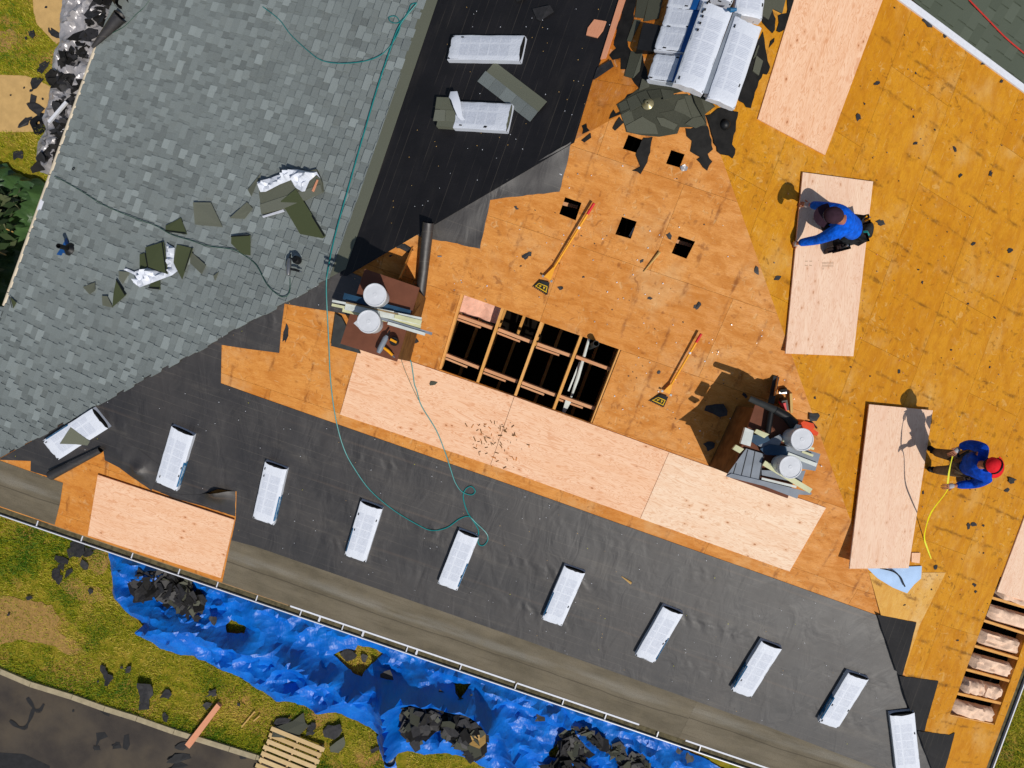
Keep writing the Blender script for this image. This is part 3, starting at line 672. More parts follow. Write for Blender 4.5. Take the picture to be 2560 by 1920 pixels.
sheetmesh(PS, [(1150, 735), (1256, 768), (1240, 822), (1140, 790)], .06, lambda a, b, e: -.24 + .05 * nz(a * 6, b * 2, 3) + .02 * nz(a * 14, b * 9)).build('insulation_batt', M['battp'], house)
mb = MB(); mb.tube([PS.at(1474, 842, -.05), PS.at(1460, 890, -.2), PS.at(1444, 945, -.3), PS.at(1428, 992, -.35)], [.02, .025, .03, .018], 8); mb.build('vent_duct', M['whitetrim'], house, smooth=True)
mb = MB(); mb.beam(PS.at(1450, 905, -.3), PS.at(1421, 978, -.3), .025, .02); mb.build('conduit', M['whitetrim'], house)
mb = MB(); mb.face([PS.at(1414, 1000, -.15), PS.at(1429, 1003, -.15), PS.at(1412, 1034, -.2), PS.at(1405, 1031, -.2)]); mb.build('foil_tape', M['whitetrim'], house)
P = PS.at(1486, 861, 0); mb = MB(); mb.lathe(P - Vector((0, 0, .9)), [(.045, 0), (.045, 1.12), (.036, 1.12), (.036, .8)], 16); mb.build('vent_pipe', M['dgrey'], house, smooth=True)
for a, b, h in [((1405, 508), (1444, 518), -.35), ((1547, 550), (1538, 580), -.1), ((1586, 570), (1574, 592), -.1), ((1691, 603), (1728, 614), -.3)]:
    bm_px(PS, a, b, .05 if h < -.2 else .025, .05, h, 'truss_member', M['block'] if h < -.2 else M['whitetrim'])
# eave opening on the right: rafters and batts
rows = [((2464, 1553), (2580, 1590)), ((2436, 1615), (2548, 1648)), ((2415, 1674), (2524, 1703)), ((2397, 1735), (2503, 1759)), ((2376, 1790), (2484, 1813)), ((2482, 1495), (2600, 1530))]
for a, b in rows:
    A, B = Vector(PE.abp(*a)), Vector(PE.abp(*b)); d = (B - A).normalized(); mb = MB(); mb.beam(PE.pt(*(A - d * .3), -.004), PE.pt(*B, -.004), .045, .15, PE.n, rnd.random()); mb.build('rafter', M['rafter'], house)
mb = MB(); A, B = PE.at(2489, 1812, -.004), PE.at(2604, 1497, -.004); mb.beam(A, B, .03, .17, PE.n); mb.build('sub_fascia', M['rafter'], house)
for k, (a, b, l) in enumerate([((2380, 1764), (2490, 1790), .84), ((2400, 1708), (2512, 1734), .80), ((2422, 1648), (2534, 1678), .85), ((2444, 1588), (2560, 1622), .80), ((2470, 1528), (2590, 1562), .9), ((2488, 1480), (2600, 1510), .9)]):
    A, B = PE.at(*a, -.13), PE.at(*b, -.13); w = Vector(PE.ax) * .27; L = (B - A) * l
    for s0_, s1_ in ([(0, .52), (.53, 1)] if k == 1 else [(0, 1)]):
        blob(A + L * (s0_ + s1_) / 2, L * (s1_ - s0_), w, PE.n * .13, (14, 8), .16, k * 2.7 + s0_).build('insulation_batt', M['batt'], house, smooth=True)
mb = MB(); 
for i in range(5):
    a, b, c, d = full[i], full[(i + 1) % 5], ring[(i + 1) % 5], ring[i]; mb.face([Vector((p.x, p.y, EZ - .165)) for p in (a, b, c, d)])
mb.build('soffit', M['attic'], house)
# lower wing roof beyond the rake
o = PE.at(2420, 100) - Vector((0, 0, .5)); up = Vector((-.85, .5, .17)).normalized(); ax = Vector((.5, .85, 0)); ax = (ax - up * ax.dot(up)).normalized()
if ax.cross(up).z < 0: ax = -ax
PL = Plane(o, ax, up)
mb = MB(); lowq = [PL.abp(*c) for c in [(2180, -120), (2900, -120), (2900, 520), (2640, 330)]]
shingles(PL, [[PL.abp(*c) for c in [(2150, -120), (2800, -120), (2800, 460), (2640, 330)]]], .16, 'lower_roof', M['farroof'], three=True)
q = ccw([PL.abp(*c) for c in [(2120, -160), (3000, -160), (3000, 640), (2600, 310)]]); mb = MB(); mb.prism([PL.pt(a, b, -.1) for a, b in q], [PL.pt(a, b, -.004) for a, b in q]); mb.build('lower_roof_deck', M['deckW'], house)
# the two chimney chases with their brown caps
def chimney(quad, z, hgt):
    P = [atz(u, v, z) for u, v in quad]; P = P if (P[1] - P[0]).cross(P[2] - P[1]).z > 0 else P[::-1]; c = sum(P, Vector()) / 4
    inn_ = [c + (p - c) * .93 for p in P]; mb = MB(); mb.prism([p - Vector((0, 0, hgt)) for p in inn_], [p - Vector((0, 0, .03)) for p in inn_]); ch = mb.build('chimney', M['chase'], house)
    mb = MB(); mb.prism([p - Vector((0, 0, .03)) for p in P], P); mb.build('cap_board', M['brown'], ch); return P
ZC1, ZC2 = 6.08, 5.93
chimney([(912, 672), (1049, 719), (992, 904), (851, 859)], ZC1, 2.2)
chimney([(1827, 1195), (1969, 1246), (2035, 1062), (1888, 1012)], ZC2, 2.2)
# old layers still nailed near the ridge
def z5(pts): return [(1520 + x * .19891, y * .19891) for x, y in pts]
def layer(name, groups, mat, h=.004, jag=0):
    r = random.Random(9)
    for k, (pl, px) in enumerate(groups):
        mb = MB(); q_ = [pl.abp(*c) for c in px]; cx_ = sum(c[0] for c in q_) / len(q_); cy_ = sum(c[1] for c in q_) / len(q_)
        slab(None, pl, None, h, (.003 + .0011 * k) if jag else .004 + .0022 * (k % 9) + .001 * (k // 9), mat, mb=mb, t=r.uniform(.0, 1), ab=resample(ccw([pl.abp(*c) for c in px]), .055, jag, k) if jag else None) if jag else slab(None, pl, px, h, .004 + .0022 * (k % 9) + .001 * (k // 9), mat, mb=mb, t=0 if k < 3 else r.uniform(.1, 1), ab=[(cx_ + (a - cx_) * (1 if k < 3 else .955), cy_ + (b - cy_) * (1 if k < 3 else .955)) for a, b in q_]); mb.build(name, mat, house)
layer('felt_remnant', [(PW, reg(1280, 0, [(980, -60), (1090, -60), (1075, 0), (1055, 160), (1000, 360), (1030, 440), (1120, 460), (1190, 700), (1110, 780), (1040, 690), (985, 600), (940, 600), (940, 505), (870, 520), (840, 480), (900, 420), (880, 390), (905, 230), (935, 170)])),
                       (PW, reg(1280, 0, [(1000, 820), (1100, 780), (1120, 700), (1190, 690), (1050, 870), (960, 880)])),
                       (PW, reg(1280, 0, [(605, 1090), (645, 1070), (672, 1130), (610, 1160)])), (PW, reg(1280, 0, [(840, 1030), (880, 950), (900, 985), (950, 960), (935, 990)])),
                       (PE, z5([(1900, 480), (1940, 400), (1960, 500), (1970, 600), (1990, 690), (2030, 840), (1990, 940), (1940, 930), (1890, 1020), (1840, 1160), (1790, 1360), (1730, 1350), (1700, 1300), (1640, 1270), (1600, 1100), (1760, 620)])),
                       (PE, z5([(1930, 200), (2060, 130), (2100, 240), (2090, 380), (2060, 420), (1990, 350), (1930, 280)])), (PE, z5([(2130, 200), (2270, 160), (2250, 330), (2190, 390), (2150, 410), (2110, 390), (2140, 290)])),
                       (PE, z5([(2018, 600), (2035, 520), (2085, 480), (2080, 530)])), (PE, z5([(2255, -60), (2330, -60), (2300, 180), (2240, 250), (2250, 120)])),
                       (PE, reg(1280, 0, [(1672, 1000), (1810, 930), (1950, 970), (1895, 1250), (1925, 1290), (1900, 1370), (1770, 1310), (1735, 1200), (1700, 1080)])),
                       (PS, reg(1280, 0, [(1500, 1110), (1640, 1090), (1690, 1090), (1735, 1290), (1690, 1330), (1730, 1395), (1685, 1475), (1595, 1380), (1625, 1360), (1540, 1310), (1555, 1220), (1510, 1180)])),
                       (PS, reg(1280, 0, [(1140, 1190), (1215, 1185), (1170, 1400), (1110, 1505), (1040, 1475), (1110, 1440), (1070, 1340)])),
                       (PS, reg(1280, 0, [(600, 1215), (680, 1150), (685, 1190), (625, 1232)])), (PS, reg(1280, 0, [(870, 1110), (930, 1010), (965, 1060), (945, 1080), (890, 1130)]))], M['feltblack'], jag=.016)
fan = [(PW, [(110, 1320), (230, 1240), (520, 1020), (900, 1100), (1000, 1180), (950, 1150), (600, 1240), (330, 1390), (170, 1440)]), (PS, [(170, 1420), (620, 1200), (1000, 1180), (1200, 1440), (1260, 1640), (1090, 1600), (900, 1600), (870, 1680), (640, 1720), (420, 1700), (230, 1660)]),
       (PE, [(1040, 1140), (1120, 1120), (1340, 1340), (1210, 1440), (1230, 1560), (1090, 1300)]),
       (PW, [(130, 1310), (230, 1265), (275, 1365), (160, 1410)]), (PW, [(235, 1250), (355, 1190), (430, 1330), (285, 1410)]), (PW, [(350, 1190), (480, 1140), (540, 1250), (430, 1320)]), (PW, [(390, 1150), (430, 1000), (520, 1020), (525, 1100)]),
       (PW, [(490, 1150), (660, 1130), (690, 1230), (545, 1255)]), (PW, [(660, 1130), (830, 1150), (830, 1240), (700, 1270)]), (PS, [(540, 1250), (680, 1190), (720, 1310), (600, 1385)]), (PS, [(700, 1240), (860, 1180), (940, 1210), (810, 1320)]),
       (PS, [(950, 1200), (1150, 1180), (1340, 1340), (1210, 1440), (1060, 1500), (1000, 1340)]), (PS, [(820, 1390), (870, 1260), (960, 1230), (1060, 1500), (960, 1440)]), (PS, [(640, 1420), (830, 1380), (960, 1440), (900, 1560), (760, 1520)]),
       (PS, [(160, 1440), (290, 1370), (330, 1520), (210, 1580)]), (PS, [(210, 1580), (430, 1460), (600, 1560), (640, 1690), (330, 1680), (230, 1650)]), (PS, [(960, 1560), (1060, 1480), (1210, 1450), (1225, 1560), (1100, 1615)]), (PS, [(600, 1470), (690, 1480), (880, 1570), (830, 1640), (660, 1580)])]
layer('old_shingle', [(p, z5(q)) for p, q in fan] + [(PW, z5(q)) for q in [[(400, -300), (590, -300), (450, 250), (335, 235)], [(575, -300), (760, -300), (640, 250), (445, 290)], [(290, 640), (430, 680), (310, 1000), (205, 970)], [(335, 250), (420, 260), (290, 540), (235, 525)], [(420, 690), (440, 660), (400, 900), (315, 995)]]]
      + [(PE, z5(q)) for q in [[(1930, -300), (2300, -300), (2180, 180), (2060, 120), (2000, 265), (1920, 210)], [(1850, 700), (1935, 770), (1880, 960), (1800, 900)], [(1870, 570), (1886, 580), (1840, 720), (1800, 760)]]], M['oldgreen'], .008)

slab('deck_patch', PE, [(2172, 1432), (2364, 1431), (2300, 1560), (2256, 1688), (2290, 1554), (2202, 1538)], .002, .003, M['deckpale'], house, up=((2256, 1688), (2364, 1431)))
# ------------------------------------------------------------------ loose things: shingle bundles
def frame(pl, A, B, nrm=None):
    x = (A - B).normalized(); z = (nrm or pl.n); y = z.cross(x).normalized(); z = x.cross(y); return x, y, z
def bundle(label, pl, A, B, w, side=-1, group='wrapped shingle bundles set out on the south felt', th=.105, arch=.0, seed=0, torn=0, nrm=None, cat='shingle bundle', flip=False):
    """A, B: world midpoints of the upper (open) and lower end of the top face"""
    x, y, z = frame(pl, A, B, nrm); L = (A - B).length; o = (A + B) / 2 - z * th
    e = empty('shingle_bundle', o, label, cat, group); r = random.Random(seed)
    W = lambda u, v, h: o + x * (u * L) + y * (v * w) + z * (h - arch * (2 * v) ** 2)   # u,v in -.5...5
    nx, ny = 22, 9; mb = MB(); P = {}
    u0 = -.5 + torn
    for i in range(nx + 1):
        for j in range(ny + 1):
            v = j / ny - .5; end = .5 - .024 * (1 - (2 * v) ** 2) * (1 if not torn else .4) + .008 * nz(v * 9, seed)
            s = u0 + (.035 * nz(v * 7, seed + 3.3) if torn else .012 * nz(v * 5, seed + 1)); u = s + (end - s) * i / nx
            edge = max(0, abs(v) - .42) / .08; h = th * (1 - .12 * edge ** 2) + .006 * nz(u * 9 + seed, v * 7) + (-.012 if i == 0 and not torn else 0)
            vv = v * (1 + .018 * nz(u * 6, seed + v)); P[i, j] = (W(u, vv, h), (u + .5, v + .5))
    for i in range(nx):
        for j in range(ny):
            q = [P[i, j], P[i + 1, j], P[i + 1, j + 1], P[i, j + 1]]; mb.face([c[0] for c in q], [c[1] for c in q])
    def skirt(cells, flip):
        for a, b in zip(cells[:-1], cells[1:]):
            A_, B_ = P[a][0], P[b][0]; dn = lambda p: p - z * max(.0, (p - o).dot(z) - .002)
            f = [A_, B_, dn(B_), dn(A_)]; mb.face(f[::-1] if flip else f, [(0, 0)] * 4)
    skirt([(i, 0) for i in range(nx + 1)], True); skirt([(i, ny) for i in range(nx + 1)], False); skirt([(0, j) for j in range(ny + 1)], False)
    for j in range(ny):                        # film folded up over the lower part of the open end
        v0, v1 = j / ny - .5, (j + 1) / ny - .5; g0, g1 = th * (.45 + .35 * (2 * v0) ** 4), th * (.45 + .35 * (2 * v1) ** 4); mb.face([W(.502, v0, .002), W(.502, v1, .002), W(.502, v1, g1), W(.502, v0, g0)], [(0, 0)] * 4)
    mb.build('wrapper', M['wrap'], e, smooth=True)
    mb = MB()
    for k in range(5):
        h0 = .004 + k * (th - .012 - arch) / 5; jx = r.uniform(-.004, .004)
        mb.box(W(.0, 0, 0) + z * h0 + x * jx, x * (L * .985), y * (w * .95), z * ((th - .012 - arch) / 5 - .003), r.uniform(.1, .6))
    mb.build('shingles', M['headlap'] if torn else M['feltblack'], e)
    if side:                                   # blue label band along one long edge
        mb = MB(); a0, a1 = (-.42, .02) if not flip else (-.05, .42); n = 8
        prof = [(side * (.40 if arch else .45), th + .004 - (arch * .64 if arch else 0)), (side * .497, th * .93 - arch), (side * .513, th * .55 - arch * .6), (side * .513, th * .08)]
        for i in range(n):
            ua = a0 + (a1 - a0) * i / n; ub = a0 + (a1 - a0) * (i + 1) / n
            for k in range(3):
                (v0, h0), (v1, h1) = prof[k], prof[k + 1]; q = [W(ua, v0, h0), W(ub, v0, h0), W(ub, v1, h1), W(ua, v1, h1)]
                uvq = [(ua * L, k / 3), (ub * L, k / 3), (ub * L, (k + 1) / 3), (ua * L, (k + 1) / 3)]
                mb.face(q[::-1] if side > 0 else q, uvq[::-1] if side > 0 else uvq)
        mb.build('label_band', M['band'], e, smooth=True)
    for k in range(r.choice([1, 2, 2, 3])):    # little tears in the film
        u, v = r.uniform(-.46, .4), r.choice([-1, 1]) * r.uniform(.36, .44); c = W(u, v, th + .0035)
        mb = MB(); mb.face([c - x * .022 - y * .008, c + x * .022 - y * .009, c + x * .025 + y * .006, c - x * .018 + y * .010]); mb.build('tear', M['feltblack'], e)
    return e
Tm = lambda pl, c, h=.115: pl.at(c[0], c[1], h)
S_B = [((455, 1078), (414, 1217), .385, -1, 'white wrapped shingle bundle just above the pink plywood sheet lying over the eave'),
       ((689, 1165), (657, 1305), .375, -1, 'white wrapped shingle bundle right of the pink sheet, a dusty smear above its open end'),
       ((928, 1264), (887, 1398), .375, 1, 'white wrapped shingle bundle under the teal hose, blue label on its left edge'),
       ((1171, 1336), (1118, 1469), .35, -1, 'white wrapped shingle bundle with the loop of teal hose lying at its top end'),
       ((1437, 1425), (1379, 1558), .36, 1, 'white wrapped shingle bundle next to the right of the one touched by the hose'),
       ((1683, 1527), (1612, 1650), .35, -1, 'white wrapped shingle bundle with blue label on its right edge, standing amid rippled grey felt'),
       ((1930, 1614), (1853, 1737), .36, 1, 'white wrapped shingle bundle uphill of the seam in the brown eave membrane'),
       ((2147, 1692), (2071, 1815), .35, 1, 'white wrapped shingle bundle with dark blue left side, second from the hip'),
       ((2256, 1786), (2272, 1932), .38, 0, 'white wrapped shingle bundle cut by the lower edge of the picture, turned nearly upright')]
for k, (a, b, w, s, lab) in enumerate(S_B): bundle(lab, PS, Tm(PS, a), Tm(PS, b), w, s, seed=k + 1)
b1 = bundle('white wrapped shingle bundle lying askew by the hip with a grey shingle scrap on top', PS, Tm(PS, (249, 1047)), Tm(PS, (124, 1127)), .40, 1, 'wrapped shingle bundles set out on the south felt', seed=21)
slab('shingle_scrap', PS, [(189, 1061), (237, 1096), (231, 1106), (200, 1103), (162, 1102)], .118, .005, M['headlap']); tag(bpy.data.objects['shingle_scrap'], 'grey triangular shingle scrap on top of the bundle lying askew by the hip', 'shingle scrap')
bundle('unopened white shingle bundle lying across the black west felt, uppermost of the two there', PW, Tm(PW, (1305, 119)), Tm(PW, (1124, 117)), .36, 0, 'shingle bundles on the west felt', seed=31)
ob = bundle('torn open white shingle bundle with grey shingles showing at its left end', PW, Tm(PW, (1272, 292)), Tm(PW, (1095, 283)), .385, 0, 'shingle bundles on the west felt', seed=32, torn=.26)
mb = MB(); pts = [PW.at(1126, 229, .17), PW.at(1143, 228, .18), PW.at(1151, 255, .16), PW.at(1156, 290, .13), PW.at(1163, 300, .125)]; pts2 = [PW.at(1122, 243, .16), PW.at(1128, 250, .20), PW.at(1134, 268, .21), PW.at(1144, 292, .16), PW.at(1153, 301, .125)]
for i in range(4): mb.face([pts[i], pts[i + 1], pts2[i + 1], pts2[i]], [(0, 0)] * 4)
mb.build('torn_film', M['wrap'], ob, smooth=True)
mb = MB()
for px, t in [([(1100, 252), (1147, 254), (1147, 284), (1096, 281)], .3), ([(1096, 283), (1122, 284), (1120, 312), (1091, 311)], .9), ([(1123, 284), (1150, 286), (1150, 314), (1121, 312)], .65)]: slab(None, PW, px, .106, .004, None, mb=mb, t=t)
mb.build('top_shingle', M['headlap'], ob)
# bundles stacked on the ridge
zx = lambda p, z: atz(1520 + p[0] * .19891, p[1] * .19891, z)
gr = 'shingle bundles stacked over the ridge'
for k, (l, rr, lab, wd_) in enumerate([((780, -60), (1180, -30), 'white wrapped bundle topmost in the crosswise column on the ridge, cut by the picture', .34), ((715, 180), (1150, 215), 'white wrapped bundle second in the crosswise column on the ridge', .345),
                                   ((625, 455), (1055, 500), 'white wrapped bundle third in the crosswise column, beside the black wrapped pack', .345), ((538, 825), (950, 870), 'white wrapped bundle at the lower end of the crosswise column by the old green shingles', .36)]):
    A, B = zx(l, 6.43), zx(rr, 6.60); B = A + (B - A) * 1.25; x = (B - A).normalized(); nn = Vector((0, 0, 1)) - x * x.z
    e = bundle(lab, PW, B, A, wd_, 0, gr, seed=40 + k, nrm=nn.normalized(), th=.15)
    mb = MB(); P = A + (B - A) * .70; mb.box(P + nn.normalized() * .004, x * .085, nn.cross(x).normalized() * wd_ * .99, nn.normalized() * .004); mb.build('blue_side', M['deepblue'], e)
NZ = Vector((0, 0, 1))
def ridgeb(top, bot, z, w, lab, seed, th, side=-1, tilt=0, arch=.028):
    A, B = zx(top, z), zx(bot, z); x = (A - B).normalized(); y = NZ.cross(x); nn = (NZ + y * tilt).normalized()
    return bundle(lab, PE, A, B, w, side, gr, seed=seed, nrm=nn, arch=arch, th=th, flip=False)
ridgeb((1590, -620), (1400, -40), 6.74, .36, 'white wrapped bundle beyond the blue strap, mostly outside the top of the picture', 50, .2, -1)
ridgeb((1860, -420), (1780, 200), 6.60, .36, 'white wrapped bundle behind the tilted outer one, right side of the ridge stack', 51, .16, 0, -.1)
M1 = ridgeb((1395, 55), (1020, 1095), 6.73, .385, 'large white wrapped bundle along the middle of the ridge stack, row of small tears', 52, .15, -1, .0)
M2 = ridgeb((1785, 260), (1440, 1290), 6.69, .375, 'outermost white wrapped bundle of the ridge stack, blue lettered band facing the middle', 53, .12, 1, -.16)
ridgeb((1745, 330), (1400, 1245), 6.60, .36, 'dark edged lower bundle showing under the outermost bundle of the ridge stack', 54, .11, 0, -.12)
for b, pts, mt in [(M1, [(1575, 160), (1640, 160), (1270, 1180), (1195, 1165)], 'paleblue'), (M2, [(1640, 170), (1680, 180), (1330, 1195), (1295, 1190)], 'paleblue')]:
    mb = MB(); q = [zx(p, 6.66) for p in pts]; mb.prism([p - Vector((0, 0, .02)) for p in q[::-1]], q[::-1]); mb.build('grey_side', M['siding'], b)
for k in range(5):
    c = zx((1250 - 30 * k, 35 + 85 * k), 6.735); mb = MB(); mb.box(c, Vector((.012, .03, 0)), Vector((.02, -.008, 0)), Vector((0, 0, .003))); mb.build('tear', M['feltblack'], M1)
mb = MB(); mb.tube([zx((1500, 110), 6.79), zx((1545, 128), 6.82), zx((1615, 120), 6.82)], [.015, .03, .02], 8); tag(mb.build('strap_clip', M['band'], smooth=True), 'small blue twist of torn film between the bundles at the top of the ridge', 'strap')
mb = MB(); P = [zx(p, 6.35) for p in [(445, 285), (665, 320), (580, 650), (365, 620)]]; P = P[::-1]; mb.prism([p - Vector((0, 0, .28)) for p in P], P); tag(mb.build('wrapped_pack', M['black']), 'matt black wrapped pack standing left of the white bundles on the ridge', 'pack')
mb = MB(); P = PW.at(1620, 261, .008); mb.lathe(P, [(.075, 0), (.075, .01), (.045, .035), (.03, .055), (.012, .057), (.012, .03)], 20, PW.n); vc = tag(mb.build('vent_cap', M['metalcap'], smooth=True), 'round brass coloured vent cap on the old green shingles', 'vent cap')
# loose shingles and film on the grey slope
def loose(name, pl, px, mat, label, cat, h=.02, th=.004, curl=.0, t=.5, group=None, parent=None):
    q = ccw([pl.abp(*c) for c in px]); n = len(q); cx = sum(c[0] for c in q) / n; cy = sum(c[1] for c in q) / n
    mb = MB(); r = random.Random(int(px[0][0] * 7 + px[0][1])); d = Vector((r.uniform(-1, 1), r.uniform(-1, 1))).normalized() * curl
    H = lambda c: h + max(0, (c[0] - cx) * d.x + (c[1] - cy) * d.y)
    mb.prism([pl.pt(c[0], c[1], H(c)) for c in q], [pl.pt(c[0], c[1], H(c) + th) for c in q], t, 0, q)
    o = mb.build(name, mat, parent)
    return tag(o, label, cat, group) if parent is None else o
t5 = lambda *p: reg(0, 480, p); t6 = lambda *p: reg(640, 480, p); t8 = lambda *p: [(640 + x * 220 / 1825, 410 + y * 200 / 1659) for x, y in p]
GP = 'shingle offcuts scattered on the finished grey slope'
def off(px, label, back=True, h=.040, curl=.12):
    o = loose('shingle_offcut', PW, px, M['olive'] if back else M['headlap'], label, 'shingle offcut', h, .004, curl, rnd.uniform(.2, .8), GP)
    if back:                                  # dark sealant edge
        q = [PW.abp(*c) for c in px]; e = max(range(len(q)), key=lambda i: (Vector(q[i]) - Vector(q[(i + 1) % len(q)])).length); a, b = Vector(q[e]), Vector(q[(e + 1) % len(q)])
        c = sum((Vector(k) for k in q), Vector((0, 0))) / len(q); inw = (c - (a + b) / 2).normalized() * .02; mb = MB(); mb.face([PW.pt(*p, h + .03) for p in ccw([tuple(a), tuple(b), tuple(b + inw), tuple(a + inw)])])
        mb.build('sealant_edge', M['black'], o)
    return o
off(t8((585, 815), (910, 570), (1480, 1515), (1420, 1560), (950, 1470)), 'long olive shingle lying face down beside the teal hose')
off(t5((1450, 300), (1580, 230), (1635, 375), (1455, 350)), 'small olive shingle offcut just above the green hose line')
off(t5((1225, 545), (1285, 530), (1310, 660), (1230, 670)), 'narrow olive offcut left of the pair by the crumpled film')
off(t5((1285, 490), (1440, 440), (1478, 720), (1320, 660)), 'broad olive offcut partly covering the crumpled white film', h=.06)
off(t5((1545, 460), (1690, 495), (1605, 765), (1515, 620)), 'olive offcut right of the crumpled film, tapering downwards')
off(t5((2020, 390), (2180, 380), (2180, 555), (2110, 545), (2020, 455)), 'olive offcut under the green hose near the nail gun')
off(t5((1035, 760), (1115, 895), (990, 1000), (1000, 880)), 'kite shaped olive offcut below the crumpled film, upright')
off(t5((735, 825), (840, 785), (845, 860), (795, 890)), 'faded grey offcut, leftmost of the scatter', False)
off(t5((905, 905), (950, 905), (995, 1005), (905, 985)), 'grey offcut touching the kite shaped one', False)
off(t5((1700, 105), (1840, 100), (1940, 310), (1705, 290)), 'trapezoid of two-tone grey shingle right of the small olive offcut', False)
off(t5((2010, 240), (2150, 95), (2200, 150), (2130, 240)), 'pointed grey offcut left of the torn white bag', False)
off(t5((1665, 520), (1800, 640), (1770, 720), (1660, 620)), 'faded strip of shingle right of the tapering olive offcut', False)
off(t5((1050, 690), (1140, 700), (1080, 800), (1050, 760)), 'grey offcut left of the film tail', False)
off(t5((1330, 770), (1400, 760), (1405, 850), (1310, 840)), 'olive scrap under the lower edge of the crumpled film')
off(t5((1860, 730), (1912, 695), (1875, 775)), 'tiny dark triangular scrap left of the nail gun', False)
off(t5((110, 910), (165, 960), (135, 1010)), 'dark triangular scrap at the end of the cream gutter', True)
off(t8((-120, 560), (150, 200), (90, 340), (-40, 700)), 'dull olive shingle flap left of the torn bag', False)
loose('shingle_strip', PW, [(1238, 156), (1369, 257), (1348, 282), (1217, 181)], M['headlap'], 'loose two tone shingle strip lying askew between two white bundles on black felt', 'shingle', .012, .006, .05, .6)
st = bpy.data.objects['shingle_strip']; mb = MB(); r = random.Random(4)
for k in range(5):
    a = Vector((1215.5, 179.5)).lerp(Vector((1347, 280.5)), k / 5); b = Vector((1215.5, 179.5)).lerp(Vector((1347, 280.5)), (k + .98) / 5); c = Vector((-20.5, 26)); slab(None, PW, [tuple(a), tuple(b), tuple(b + c), tuple(a + c)], .018, .007, None, mb=mb, t=r.random())
mb.build('tabs', M['shingle'], st)
bag = empty('torn_bundle', PW.at(735, 495), 'open shingle bundle on the grey slope with its white wrapper thrown back', 'shingle bundle')
mb = MB()
for k in range(4): slab(None, PW, t8((130, 640), (150, 380), (1310, 150), (1420, 400), (1440, 600), (620, 960), (180, 1060)), .036 + k * .010, .009, None, mb=mb, t=.35)
slab(None, PW, t8((155, 880), (1400, 470), (1440, 640), (620, 970), (180, 1060)), .08, .006, None, mb=mb, t=.85)
mb.build('shingles', M['headlap'], bag)
cr = sheetmesh(PW, t8((100, 420), (400, 330), (640, 230), (700, 165), (900, 155), (1180, 205), (1330, 210), (1410, 350), (1330, 270), (1180, 400), (1090, 610), (1030, 620), (900, 540), (840, 460), (800, 380), (570, 470), (280, 620), (170, 625), (125, 520)), .035, lambda a, b, e: .09 + min(1, e / .05) * (.10 * max(0, 1 - abs(nz(a * 3.5 + b * 4, b * 3.5 - a * 2, 4)) * 4) + .05 * max(0, 1 - abs(nz(a * 9, b * 8, 1)) * 3.5)))
cr.build('wrapper', M['wrap'], bag, smooth=True)
slab('film_edge', PW, t8((185, 1110), (620, 970), (640, 1010), (200, 1135)), .045, .02, M['white'], bag)
cr = sheetmesh(PW, t5((1460, 450), (1530, 490), (1520, 620), (1555, 690), (1510, 725), (1230, 830), (1170, 790), (1200, 740), (1160, 710), (1090, 680), (1110, 665), (1180, 695), (1300, 660), (1400, 700), (1470, 700), (1455, 560)), .035, lambda a, b, e: .05 + min(1, e / .05) * (.09 * max(0, 1 - abs(nz(a * 4 + b * 3, b * 4 - a * 2, 14)) * 4) + .05 * max(0, 1 - abs(nz(a * 10, b * 9, 1)) * 3.5)))
tag(cr.build('crumpled_film', M['wrap'], smooth=True), 'crumpled white wrapping film tucked among olive shingle offcuts', 'wrapping film')
loose('wood_splint', PW, t8((1240, 610), (1345, 375), (1368, 385), (1275, 630)), M['pinkboard'], 'short orange wood splint on the opened shingle bundle', 'splint', .09, .015)
# plumbing vent with blue flashing
pv = empty('plumbing_vent', PW.at(176, 622), 'black plumbing vent pipe with a blue base on the grey slope', 'vent pipe')
slab('flashing', PW, t5((505, 545), (540, 495), (590, 400), (600, 430), (640, 500), (600, 545), (560, 530), (545, 555)), .034, .004, M['deepblue'], pv)
base = PW.at(174, 623, .03); mb = MB(); mb.lathe(base, [(.11, 0), (.10, .02), (.06, .055), (.045, .07)], 20, PW.n); mb.build('boot', M['black'], pv, smooth=True)
mb = MB(); mb.lathe(base, [(.04, .0), (.042, .30), (.034, .30), (.032, .1), (.001, .1)], 18); mb.build('pipe', M['black'], pv, smooth=True)
mb = MB(); mb.lathe(PW.at(184, 422, .034), [(.022, 0), (.03, .006), (.022, .012), (.014, .006), (.022, 0)], 14, PW.n); tag(mb.build('rubber_ring', M['black'], smooth=True), 'small black rubber ring on the grey shingles', 'ring')
# ------------------------------------------------------------------ plywood sheets
def ply(px, pl, h, mat, label, grain, th=.018, group='new plywood sheets', stamp=None):
    o = slab('plywood_sheet', pl, px, h, th, mat, up=grain); return tag(o, label, 'plywood sheet', group)
ply([(901, 860), (1285.5, 990), (1226, 1161), (851, 1035)], PS, .002, M['plyP'], 'pink new plywood sheet with wood shavings on it, touching the left chimney', ((851, 1035), (1226, 1161)))
ply([(1286.5, 990.4), (1672, 1129), (1600, 1294), (1227, 1161)], PS, .002, M['plyP'], 'pink new plywood sheet in the middle of the long strip, below the open rafters', ((1227, 1161), (1600, 1294)))
ply([(1673, 1129.5), (2064, 1268), (1973, 1427), (1601, 1294.5)], PS, .002, M['plyPale'], 'pale creamy plywood sheet at the right end of the strip, under the right chimney', ((1601, 1294), (1973, 1427)))
ply([(249, 1184), (589, 1296), (555, 1441), (224, 1335)], PS, .03, M['plyP'], 'pink plywood sheet lying over the eave at lower left', ((224, 1335), (555, 1441)))
ply([(2001, -60), (1892, 298), (2060, 388), (2226, -60)], PE, .004, M['plyP'], 'peach plywood sheet near the ridge, cut by the top of the picture', ((1892, 298), (2001, -60)))
